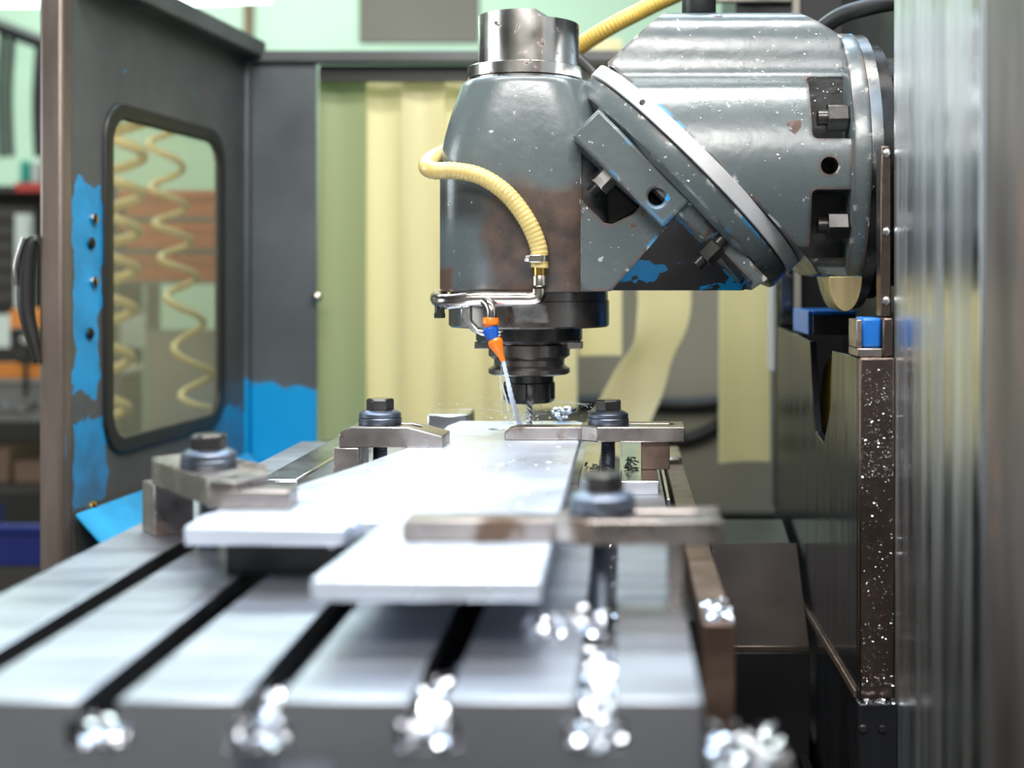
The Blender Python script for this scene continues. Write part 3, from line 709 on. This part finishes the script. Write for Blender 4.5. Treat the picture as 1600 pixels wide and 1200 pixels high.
obj('wiper_body', box(B(), .2432, .30, 1.652, 1.80, CZ-.073, CZ-.047), M['black'], sl, bevel=.002)
obj('wiper_lip', box(B(), .2432, .30, 1.652, 1.80, CZ-.0468, CZ-.042), M['wiper'], sl, bevel=.001)
obj('slide_rail', box(B(), .262, .2728, 1.306, 1.330, CZ-.0395, ZZ(228, 1.306)), M['slideface'], sl, bevel=.0015)
for k, py in enumerate((240, 362, 470)):
    obj('rail_screw', lathe(B(), [(.0045, 0), (.0045, .003), (.003, .004)], (.2675, 1.3065, ZZ(py, 1.306)), (0, -1, 0), 14), M['chrome'], sl)
obj('inner_wall', box(B(), .34, .36, 1.35, 2.0, 0, 2.2), M['dark'], sl)
obj('inner_back', box(B(), .237, .3395, 1.98, 2.01, 0, CZ+.16), M['dark'], sl)
obj('rear_post', box(B(), XX(1240, 1.97), XX(1250, 1.97), 1.962, 1.9795, CZ-.070, CZ+.10), M['panelgrey'], sl)
obj('rear_upright', box(B(), XX(1219, 1.97), XX(1236, 1.97), 1.962, 1.9795, CZ-.070, CZ+.10), M['steel'], sl)
rp = empty('ram', (.40, Y0, CZ+.1), 'dark horizontal ram behind the end flange', 'machine ram')
obj('ram_body', lathe(B(), [(.135, 0), (.135, .04)], (.2975, Y0, CZ+.126), (1, 0, 0), 64), M['black'], rp, smooth=40)
cab = empty('control_cabinet', (.30, 2.1, CZ+.2), 'dark oily cabinet behind the elbow housing', 'cabinet')
obj('cabinet_body', box(B(), XX(1150, 2.0), XX(1360, 2.0), 2.0, 2.3, ZZ(130, 2.0), ZZ(-260, 2.0)), M['dark'], cab, bevel=.006)
obj('cabinet_trim', box(B(), XX(1238, 1.99), XX(1250, 1.99), 1.985, 1.9995, ZZ(130, 2.0), ZZ(-260, 2.0)), M['panelgrey'], cab, bevel=.002)
obj('cabinet_trim', box(B(), XX(1116, 1.99), XX(1236, 1.99), 1.985, 1.9995, ZZ(6, 2.0), ZZ(-6, 2.0)), M['panelgrey'], cab, bevel=.002)

# ---------------------------------------------------------------- guard door on the left
A = Vector((-.764, 1.747, 0)); du = Vector((.0875, 1, 0)).normalized(); dn = Vector((du.y, -du.x, 0))   # dn points to the table
LEN = .653*math.sqrt(1+.0875**2); SC = math.sqrt(1+.0875**2)
def D(u, v, w): return A+du*u+dn*w+Vector((0, 0, CZ+v))
door = empty('guard_door', A+Vector((0, 0, CZ-.40)), 'dark grey chipped machine guard door with a rounded window', 'guard door')
win = rrect(.115*SC, .531*SC, -.252, .252, .05, 7)
obj('door_panel', plate(B(), [(0, -.385), (LEN, -.385), (LEN, .425), (0, .425)], [win], -.004, D), M['doorpaint'], door, smooth=20)
win2 = rrect(.130*SC, .516*SC, -.237, .237, .04, 7)
wg = obj('window_gasket', plate(B(), rrect(.106*SC, .540*SC, -.261, .261, .058, 7), [win2], .012, lambda u, v, w: D(u, v, w-.006)), M['rubber'], door, smooth=20, bevel=.003)
obj('window_pane', plate(B(), rrect(.118*SC, .528*SC, -.249, .249, .05, 7), [], .003, lambda u, v, w: D(u, v, w-.0015)), M['pane'], wg, smooth=20)
def dbox(bm, u0, u1, v0, v1, w0, w1): return loft(bm, [[D(u0, v, w0), D(u1, v, w0), D(u1, v, w1), D(u0, v, w1)] for v in (v0, v1)])
obj('edge_channel', dbox(B(), -.012, .016, -.40, .447, -.030, .004), M['edge'], door, bevel=.006, seg=3)
obj('top_rail', dbox(B(), .0165, LEN+.01, .412, .445, -.0115, .034), M['doorpaint'], door, bevel=.004)
obj('bottom_rail', dbox(B(), .0165, LEN+.01, -.405, -.386, -.028, .012), M['edge'], door, bevel=.003)
for u, v, m in ((.079, .085, 'nickel'), (.079, -.005, 'nickel'), (.070, .050, 'black'), (.066, -.078, 'black'), (.075, -.325, 'brass')):
    c = D(u, v, .001); obj('door_bolt', lathe(B(), [(.0085, 0), (.008, .003), (.004, .006)], c, dn, 16), M[m], door, smooth=40)
hp = [D(-.010, .052, -.031), D(-.012, .048, -.040), D(-.012, .02, -.046), D(-.012, -.02, -.048), D(-.012, -.05, -.046), D(-.011, -.085, -.038), D(-.010, -.115, -.031)]
dh = obj('door_handle', tube(B(), spline(hp, 8), lambda i: .006+.005*math.sin(PI*i/48), 14), M['rubber'], door, smooth=60)
obj('handle_grip', tube(B(), spline([D(-.020, .055, -.046), D(-.022, .02, -.056), D(-.021, -.01, -.056)], 8), .0032, 12), M['pipe'], dh, smooth=60)
# blue sloping apron between door and table
ap = B()
q = [D(.02, -.325, .006), D(LEN-.01, -.325, .006), D(LEN-.01, -.50, .17), D(.02, -.50, .17)]
loft(ap, [[tuple(p) for p in q], [tuple(p+Vector((0, 0, -.004))) for p in q]])
tag(obj('drip_apron', ap, M['bluesheet'], smooth=20), 'chipped bright blue sheet apron sloping from the guard door to the table', 'apron')
# back guard: panel, post and the strip curtain rail
YB = 2.40
gb = empty('guard_frame', (XX(440, YB), YB, CZ-.40), 'dark grey rear guard frame carrying the strip curtain', 'guard frame')
obj('rear_panel', box(B(), XX(392, YB), XX(494, YB), YB, YB+.012, CZ-.42, ZZ(100, YB)), M['backpaint'], gb, bevel=.002)
obj('corner_post', box(B(), XX(379, YB), XX(391.5, YB), YB-.012, YB+.02, CZ-.42, ZZ(76, YB)), M['backpaint'], gb, bevel=.004)
obj('header_rail', box(B(), XX(392, YB), XX(1260, YB), YB-.014, YB+.016, ZZ(99.5, YB), ZZ(80, YB)), M['doorpaint'], gb, bevel=.004)
obj('curtain_track', box(B(), XX(494.5, YB), XX(1240, YB), YB+.02, YB+.04, ZZ(124, YB), ZZ(99, YB)), M['rubber'], gb)
obj('panel_knob', lathe(B(), [(.006, 0), (.010, .006), (.009, .014), (.004, .018)], P(497, 464, YB-.001), (0, -1, 0), 16), M['pipe'], gb, smooth=40)

# hanging strips: each slightly bowed, overlapping its neighbour
def strip(px0, px1, ptop, pbot, Y, m, label, wav=.010, seed=0):
    rnd = random.Random(seed); x0, x1 = XX(px0, Y), XX(px1, Y); zt, zb = ZZ(ptop, Y), ZZ(pbot, Y)
    ph = rnd.uniform(0, 6); tw = rnd.uniform(-.03, .03); nU, nV = 10, 30; bm = B()
    def pt(i, k, off):
        u = i/nU; v = k/nV
        y = Y+.018*math.sin(PI*u)*(.5+.5*v)+wav*math.sin(ph+v*5)*(.3+v)+tw*(u-.5)*v*1.2+off
        return (x0+(x1-x0)*u, y, zt+(zb-zt)*v)
    for off in (0, .003):
        g = [[bm.verts.new(pt(i, k, off)) for i in range(nU+1)] for k in range(nV+1)]
        for k in range(nV):
            for i in range(nU): bm.faces.new((g[k][i], g[k][i+1], g[k+1][i+1], g[k+1][i]))
    o = obj('curtain_strip', bm, m, smooth=60, recalc=False)
    return tag(o, label, 'curtain strip', 'plastic curtain strips')
YC = 2.46
strip(497, 572, 108, 690, YC, M['stripg'], 'greenish curtain strip next to the dark rear guard panel', .006, 3)
strip(566, 632, 122, 694, YC+.02, M['strip'], 'cream curtain strip beside the greenish strip', .008, 11)
strip(629, 695, 108, 694, YC, M['strip'], 'cream curtain strip just left of the cream coolant hose', .012, 5)
strip(690, 762, 118, 694, YC+.02, M['strip'], 'cream curtain strip directly behind the spindle housing', .008, 8)
strip(757, 830, 108, 694, YC, M['strip'], 'cream curtain strip behind the tool holder', .010, 9)
strip(826, 902, 108, 640, YC+.02, M['strip'], 'cream curtain strip behind the turned steel cap', .010, 21)
strip(905, 972, 60, 556, YC, M['strip'], 'short cream curtain strip ending right of the black spindle collar', .006, 14)
strip(1123, 1206, 60, 724, YC+.02, M['strip'], 'cream curtain strip hanging beside the white and blue post', .006, 17)
# the strip that has swung aside: bows away to the lower left with a kink
bm = B(); nV = 40
HW = .052
ctr = spline([P(1038, 300, YC), P(1038, 430, YC), P(1037, 490, YC), P(1022, 545, YC-.02), P(997, 600, YC-.06), P(970, 655, YC-.10), P(946, 705, YC-.14)], 7)
for off in (0, .003):
    g = []
    for k, p in enumerate(ctr):
        v = k/(len(ctr)-1); hw = HW
        d = (ctr[min(k+1, len(ctr)-1)]-ctr[max(k-1, 0)]).normalized()
        ang = .1+.5*math.exp(-((v-.50)/.13)**2)
        side_ = Vector((-d.z, 0, d.x))
        side_ = (side_*math.cos(ang)+Vector((0, 1, 0))*math.sin(ang)).normalized()
        g.append([bm.verts.new(p+side_*hw*(2*i/8-1)+Vector((0, off+.010*math.sin(PI*i/8), 0))) for i in range(9)])
    for a, b in zip(g, g[1:]):
        for i in range(8): bm.faces.new((a[i], a[i+1], b[i+1], b[i]))
tag(obj('curtain_strip', bm, M['strip'], smooth=60, recalc=False), 'twisted cream curtain strip swinging aside behind the far right clamp', 'curtain strip', 'plastic curtain strips')

# ---------------------------------------------------------------- behind the curtain
tag(obj('rear_cover_panel', box(B(), XX(500, 3.0), XX(1216, 3.0), 3.0, 3.02, ZZ(800, 3.0), ZZ(440, 3.0)), M['panelgrey']), 'pale grey panel low down behind the strip curtain', 'panel')
tag(obj('rear_plinth', box(B(), XX(480, 3.0), XX(1240, 3.0), 2.96, 3.1, 0, ZZ(800, 3.0)-.0002), M['dark']), 'dark plinth under the pale rear panel', 'plinth')
tag(obj('drain_hose', tube(B(), spline([P(860, 628, 2.983), P(960, 630, 2.983), P(1060, 634, 2.983), P(1118, 630, 2.983), P(1160, 626, 2.983)], 8), .018, 14), M['rubber'], smooth=60), 'dark straight hose lying across the pale rear panel', 'hose')
tag(obj('sagging_hose', tube(B(), spline([P(1010, 690, 2.985), P(1070, 688, 2.985), P(1110, 672, 2.985), P(1150, 645, 2.985)], 8), .016, 14), M['rubber'], smooth=60), 'dark curved hose below the straight one on the pale rear panel', 'hose')
pst = empty('corner_post_pair', (XX(1212, 2.35), 2.35, CZ-.42), 'white and blue upright post left of the black slide', 'post')
obj('white_upright', box(B(), XX(1202, 2.35), XX(1211, 2.35), 2.35, 2.38, ZZ(580, 2.35), ZZ(100, 2.35)), M['white'], pst, bevel=.002)
obj('blue_upright', box(B(), XX(1211.2, 2.35), XX(1220, 2.35), 2.345, 2.40, CZ-.42, ZZ(100, 2.35)), M['bluepost'], pst, bevel=.002)
obj('lower_upright', box(B(), XX(1206, 2.35), XX(1211, 2.35), 2.35, 2.38, CZ-.42, ZZ(580.3, 2.35)), M['bench'], pst, bevel=.002)
# coil hoses seen through the pane
def coil(name, pts, r, turns, tr, label):
    pa = spline(pts, 30); n = len(pa); path = []
    T = turns*22
    for k in range(T+1):
        t = k/T*(n-1); i = min(int(t), n-2); p = pa[i]+(pa[i+1]-pa[i])*(t-i); a = 2*PI*k/22
        path.append(p+Vector((r*math.cos(a), r*math.sin(a), 0)))
    tag(obj(name, tube(B(), path, tr, 10), M['coil'], smooth=60), label, 'coil hose', 'coiled air hoses')
YK = 2.62
coil('coil_hose', [P(200, 140, YK), P(190, 300, YK), P(178, 480, YK), P(164, 690, YK)], .038, 9, .0105, 'thick yellow coiled air hose at the left of the door window')
coil('coil_hose', [P(255, 140, YK+.08), P(262, 300, YK+.08), P(284, 450, YK+.08), P(312, 640, YK+.08)], .034, 8, .0070, 'thinner yellow coiled air hose at the right of the door window')
ahp = tag(obj('air_pipe', box(B(), XX(120, YK), XX(372, YK), YK-.03, YK+.12, ZZ(142, YK), ZZ(128, YK)), M['bench'], bevel=.004), 'grey air pipe rail from which the coiled hoses hang', 'rail')
for k, (py0, py1) in enumerate(((298, 338), (348, 388), (398, 438))):
    e = empty('orange_crate', (XX(265, 3.3), 3.3, ZZ(py1, 3.3)), ('top', 'middle', 'bottom')[k]+' orange crate of the stack seen through the door window', 'crate', 'orange crates behind the window')
    x0, x1 = XX(195, 3.3), XX(335, 3.3); z0, z1 = ZZ(py1, 3.3), ZZ(py0, 3.3)
    obj('crate_front', box(B(), x0, x1, 3.3, 3.31, z0, z1), M['orangecrate'], e)
    obj('crate_back', box(B(), x0, x1, 3.58, 3.59, z0, z1), M['orangecrate'], e)
    obj('crate_bottom', box(B(), x0, x1, 3.3102, 3.5798, z0, z0+.01), M['orangecrate'], e)
    obj('crate_rim', box(B(), x0-.01, x1+.01, 3.285, 3.2998, z1-.02, z1), M['orangecrate'], e)
rk = empty('storage_rack', (XX(265, 3.3), 3.45, 0), 'grey rack carrying the orange crates behind the guard door', 'rack')
x0, x1 = XX(185, 3.3), XX(380, 3.3)
for py in (440, 391, 341): obj('rack_shelf', box(B(), x0, x1, 3.28, 3.6, ZZ(py+4, 3.3), ZZ(py-1.5, 3.3)), M['bench'], rk)
for x in (x0-.03, x1):
    for y in (3.28, 3.57): obj('rack_leg', box(B(), x, x+.03, y, y+.03, 0, ZZ(280, 3.3)), M['bench'], rk)
obj('rack_lower_panel', box(B(), x0, x1, 3.5, 3.52, 0, ZZ(520, 3.3)), M['panelgrey'], rk)

# ---------------------------------------------------------------- the shop at the far left
YS = 4.2
sh = empty('tool_shelf', (XX(30, YS), YS, 0), 'dark tool shelf with a red edge behind the guard door', 'shelf')
x0, x1 = XX(-160, YS), XX(150, YS)
obj('shelf_board', box(B(), x0, x1, YS, YS+.4, ZZ(300, YS), ZZ(290, YS)), M['shelf'], sh)
obj('red_edge', box(B(), XX(28, YS), x1, YS-.02, YS-.0002, ZZ(300, YS), ZZ(286, YS)), M['red'], sh)
obj('shelf_back', box(B(), x0, x1, YS+.4, YS+.42, 0, ZZ(300, YS)), M['shelf'], sh)
for k in range(6):
    py = 322+k*26
    obj('drawer_front', box(B(), x0, XX(48, YS), YS+.03, YS+.06, ZZ(py+22, YS), ZZ(py, YS)), M['shelf'], sh, bevel=.004)
obj('shelf_post', box(B(), XX(30, YS-.05), XX(48, YS-.05), YS-.08, YS-.03, ZZ(480, YS), ZZ(336, YS)), M['pale'], sh)
for k, (px, m, lab) in enumerate(((40, 'teal', 'teal wrapped roll on the red-edged shelf'), (57, 'pale', 'white roll between two teal rolls on the shelf'), (74, 'teal', 'teal roll nearest the guard door on the shelf'))):
    c = P(px, 266, YS+.1); c.z = ZZ(290, YS)
    tag(obj('film_roll', lathe(B(), [(.016, 0), (.0172, .002), (.0172, .088), (.014, .09)], c, (0, 0, 1), 24), M[m]), lab, 'roll', 'rolls on the shelf')
for k, (px, a, b) in enumerate(((66, 64, 245), (20, 47, 245), (6, 41, 246))):
    c = P(px, b, YS+.45)
    tag(obj('hanging_cable', tube(B(), spline([P(px, a, 5.0), P(px-6, (a+b)/2, 5.0), P(px-3, b, 5.0)], 8), .014+.010*(k == 0), 10), M['rubber'], smooth=60),
        ('broad black hose hanging beside the guard door edge', 'thin dark cable hanging in the middle of the shop wall', 'thin dark cable hanging at the photo edge')[k], 'cable', 'cables on the shop wall')
tag(obj('wall_pipe', cyl(B(), P(-60, 18, 5.0), P(130, 92, 5.0), .03, 16), M['dark']), 'dark pipe crossing the bright shop wall', 'pipe')
lampo = empty('tube_lamp', P(30, 0, 5.2), 'fluorescent tube lamp at the top left', 'lamp', 'tube lamps')
obj('lamp_tube', cyl(B(), P(-180, 1, 5.2), P(84, 1, 5.2), .022, 16), M['tubelight'], lampo)
obj('lamp_housing', box(B(), XX(-190, 5.2), XX(90, 5.2), 5.16, 5.24, ZZ(-8, 5.2), ZZ(-22, 5.2)), M['white'], lampo)
lampo = empty('tube_lamp', P(300, 0, 5.2), 'fluorescent tube lamp above the guard door top rail', 'lamp', 'tube lamps')
obj('lamp_tube', cyl(B(), P(268, 0, 5.2), P(420, -6, 5.2), .022, 16), M['tubelight'], lampo)
obj('lamp_housing', box(B(), XX(268, 5.2), XX(420, 5.2), 5.16, 5.24, ZZ(-14, 5.2), ZZ(-26, 5.2)), M['white'], lampo)
tag(obj('wall_post', box(B(), XX(379, 5.5), XX(392, 5.5), 5.5, 5.56, 0, RZ), M['cardboard']), 'slim brown post on the shop wall above the rail corner', 'post')
tag(obj('wall_board', box(B(), XX(560, 4.6), XX(748, 4.6), 4.6, 4.64, ZZ(66, 4.6), ZZ(-120, 4.6)), M['panelgrey']), 'grey panel hanging behind the turned steel cap', 'panel')
YV = 3.6
bn = empty('work_bench', (XX(20, YV), YV, 0), 'grey work bench with an orange front beam left of the guard door', 'bench')
x0, x1 = XX(-220, YV), XX(130, YV)
obj('bench_top', box(B(), x0, x1, YV, YV+.6, ZZ(598, YV), ZZ(590, YV)), M['panelgrey'], bn)
obj('orange_beam', box(B(), x0, x1, YV-.01, YV+.03, ZZ(589.8, YV), ZZ(568, YV)), M['orangebeam'], bn)
obj('bench_apron', box(B(), x0, x1, YV+.02, YV+.06, ZZ(660, YV), ZZ(598.2, YV)), M['bench'], bn)
obj('drawer_pull', box(B(), XX(-60, YV), XX(48, YV), YV+.005, YV+.0198, ZZ(642, YV), ZZ(628, YV)), M['steel'], bn)
obj('bench_back', box(B(), x0, x1, YV+.56, YV+.6, ZZ(560, YV), ZZ(500, YV)), M['pale'], bn)
for x in (x0, x1-.06): obj('bench_leg', box(B(), x, x+.06, YV+.1, YV+.16, 0, ZZ(660, YV)), M['bench'], bn)
obj('bench_shelf', box(B(), x0, x1, YV+.02, YV+.5, ZZ(772, YV), ZZ(762, YV)), M['shelf'], bn)
vs = empty('bench_vise', P(42, 568, YV), 'black bench vise on the orange-fronted bench', 'vise')
obj('vise_jaw', box(B(), XX(22, YV), XX(62, YV), YV-.03, YV+.02, ZZ(545, YV), ZZ(512, YV)), M['black'], vs, bevel=.006)
obj('vise_body', box(B(), XX(30, YV), XX(70, YV), YV-.02, YV+.12, ZZ(567.5, YV), ZZ(545.2, YV)), M['black'], vs, bevel=.006)
obj('vise_screw', cyl(B(), P(40, 530, YV-.10), P(40, 530, YV-.03), .014, 16), M['steel'], vs)
obj('vise_bar', cyl(B(), P(40, 505, YV-.09), P(40, 620, YV-.09), .007, 12), M['black'], vs)
tag(obj('orange_box', box(B(), XX(15, YV+.3), XX(62, YV+.3), YV+.30, YV+.45, ZZ(545, YV+.3), ZZ(484, YV+.3)), M['orangebeam'], bevel=.004), 'orange box on the bench behind the vise', 'box')
for k, (a, b, c_, d_, m, lab) in enumerate(((-60, 20, 762, 700, 'cardboard', 'cardboard box at the photo edge under the bench'), (26, 82, 762, 720, 'cardboard', 'low cardboard box under the bench beside the door edge'))):
    tag(obj('cardboard_box', box(B(), XX(a, YV+.1), XX(b, YV+.1), YV+.08, YV+.3, ZZ(762, YV)+.0002, ZZ(d_, YV+.1)), M[m], bevel=.004), lab, 'box', 'boxes under the bench')
nc = empty('blue_crate', (XX(30, 3.3), 3.3, ZZ(884, 3.3)), 'dark blue plastic crate near the floor left of the guard door', 'crate')
x0, x1 = XX(-90, 3.3), XX(110, 3.3)
obj('crate_front', box(B(), x0, x1, 3.3, 3.315, ZZ(884, 3.3), ZZ(820, 3.3)), M['navy'], nc, bevel=.003)
obj('crate_side', box(B(), x1-.015, x1, 3.3152, 3.6, ZZ(884, 3.3), ZZ(820, 3.3)), M['navy'], nc)
obj('crate_side', box(B(), x0, x0+.015, 3.3152, 3.6, ZZ(884, 3.3), ZZ(820, 3.3)), M['navy'], nc)
obj('crate_rim', box(B(), x0, x1, 3.285, 3.2998, ZZ(832, 3.3), ZZ(820, 3.3)), M['navy'], nc, bevel=.003)
obj('crate_bottom', box(B(), x0+.0152, x1-.0152, 3.3152, 3.6, ZZ(884, 3.3), ZZ(880, 3.3)), M['navy'], nc)
pl = tag(obj('crate_stand', box(B(), x0-.05, x1+.05, 3.28, 3.64, 0, ZZ(884, 3.3)-.0002), M['shelf']), 'dark low stand under the blue crate', 'stand')

# ---------------------------------------------------------------- swarf in the table slots and on the head
def shards(name, spots, label, m='chip', parent=None):
    bm = B()
    for c, r, n, s in spots:
        for k in range(n):
            p = Vector((c[0]+random.uniform(-1, 1)*r[0], c[1]+random.uniform(-1, 1)*r[1], c[2]+random.random()**1.5*r[2]))
            nrm = Vector((random.gauss(0, .35), random.gauss(-.25, .35), 1)).normalized(); t_ = random.uniform(0, 2*PI)
            o_ = nrm.orthogonal().normalized(); a = o_*math.cos(t_)+nrm.cross(o_)*math.sin(t_); b = nrm.cross(a)
            L = s*random.uniform(.5, 1.6); W = s*random.uniform(.35, .8)
            q = [p-a*L-b*W, p+a*L-b*W*.6+nrm*L*.3, p+a*L+b*W*.6+nrm*L*.3, p-a*L+b*W]
            v0 = [bm.verts.new(x) for x in q]; v1 = [bm.verts.new(x+nrm*s*.15) for x in q]
            bm.faces.new(v0); bm.faces.new(list(reversed(v1)))
            for i in range(4): bm.faces.new((v0[i], v0[(i+1) % 4], v1[(i+1) % 4], v1[i]))
    return tag(obj(name, bm, M[m], smooth=0), label, 'swarf', kind='stuff')
fl = TT-.0255
shards('swarf_pile', [((SLOTS[4], .76, fl), (.009, .05, .020), 260, .0022), ((SLOTS[4]-.022, .81, TT+.0005), (.026, .020, .010), 170, .0020), ((SLOTS[4], .683, fl), (.015, .012, .014), 110, .0022),
                      ((SLOTS[4], 1.0, fl), (.009, .15, .012), 160, .002)], 'glittering swarf filling the slot nearest the column')
shards('swarf_pile', [((SLOTS[3], .72, fl), (.009, .04, .018), 200, .0022), ((SLOTS[3], .682, fl), (.015, .010, .014), 110, .0022)], 'glittering swarf in the front of the fourth slot')
shards('swarf_pile', [((SLOTS[2], .715, fl), (.009, .035, .016), 150, .0022), ((SLOTS[2], .682, fl), (.015, .010, .013), 90, .0022)], 'glittering swarf in the front of the middle slot')
shards('swarf_pile', [((SLOTS[1], .685, fl), (.015, .012, .014), 120, .0024)], 'pale swarf spilling from the mouth of the second slot')
shards('swarf_pile', [((.068, .70, .98), (.02, .03, .02), 120, .0025), ((.069, .96, TT-.0265), (.010, .03, .006), 60, .0018)], 'wet swarf beside the right front corner of the table')
tag(obj('swarf_tray', box(B(), .045, .095, .66, .76, .955, .98), M['dark'], bevel=.003), 'small dark ledge at the right front corner of the table', 'tray')
shards('swarf_crumbs', [((-.030, 1.40, TT+.0145), (.012, .012, .004), 30, .0022), ((.008, 1.40, TT+.0145), (.006, .012, .012), 40, .0024)], 'dark crumbs of swarf around the far right stud', 'dark')

# flakes stuck to the wet slide face and to the painted head
shards('swarf_flakes', [((.255, 1.2885, 1.05), (.016, .0008, .11), 330, .0007), ((.255, 1.2885, .84), (.016, .0008, .3), 330, .0007), ((.256, 1.2785, .826), (.016, .0008, .004), 60, .0016)], 'bright flakes stuck to the brown slide face')
bm = B(); dg = bpy.context.evaluated_depsgraph_get(); dg.update(); got = 0
for k in range(900):
    if k % 3: x, z = random.gauss(.17, .06), CZ+random.gauss(.215, .035)
    else: x, z = random.uniform(-.21, .27), CZ+random.uniform(.0, .28)
    ok, p, nrm, fi, ho, mx = scene.ray_cast(dg, Vector((x, 1.2, z)), Vector((0, 1, 0)))
    if not ok or ho.name.split('.')[0] not in ('elbow_housing', 'spindle_housing', 'joint_wedge', 'joint_slab', 'swivel_flange', 'end_flange'): continue
    if random.random() < .72: continue
    u, v = frame(nrm) if abs(nrm.z) < .999 else (Vector((1, 0, 0)), Vector((0, 1, 0)))
    sz = random.uniform(.0003, .0009); t_ = random.uniform(0, PI)
    a = u*math.cos(t_)+v*math.sin(t_); b = nrm.cross(a)
    q = [p-a*sz*1.5-b*sz*.5, p+a*sz*1.3-b*sz*.4+nrm*sz*.6, p+a*sz*1.5+b*sz*.5+nrm*sz*.4, p-a*sz+b*sz*.7]
    v0 = [bm.verts.new(e) for e in q]; v1 = [bm.verts.new(e+nrm*sz*.4) for e in q]
    bm.faces.new(v1); bm.faces.new(list(reversed(v0)))
    for i in range(4): bm.faces.new((v0[i], v0[(i+1) % 4], v1[(i+1) % 4], v1[i]))
tag(obj('swarf_flakes', bm, M['chip'], smooth=0), 'tiny bright flakes scattered over the grey painted head', 'swarf', kind='stuff')
bm = B()
for k in range(90):
    x, y = random.uniform(-.20, -.06), random.uniform(.80, 1.58)
    rr = random.uniform(.0008, .0024)
    bmesh.ops.create_icosphere(bm, subdivisions=2, radius=1, matrix=Matrix.Translation((x, y, WT)) @ Matrix.Diagonal((rr*random.uniform(1, 1.8), rr*1.2, rr*.45, 1)))
tag(obj('coolant_drops', bm, M['water'], smooth=60), 'coolant drops lying on the bright plate', 'water drops', kind='stuff')
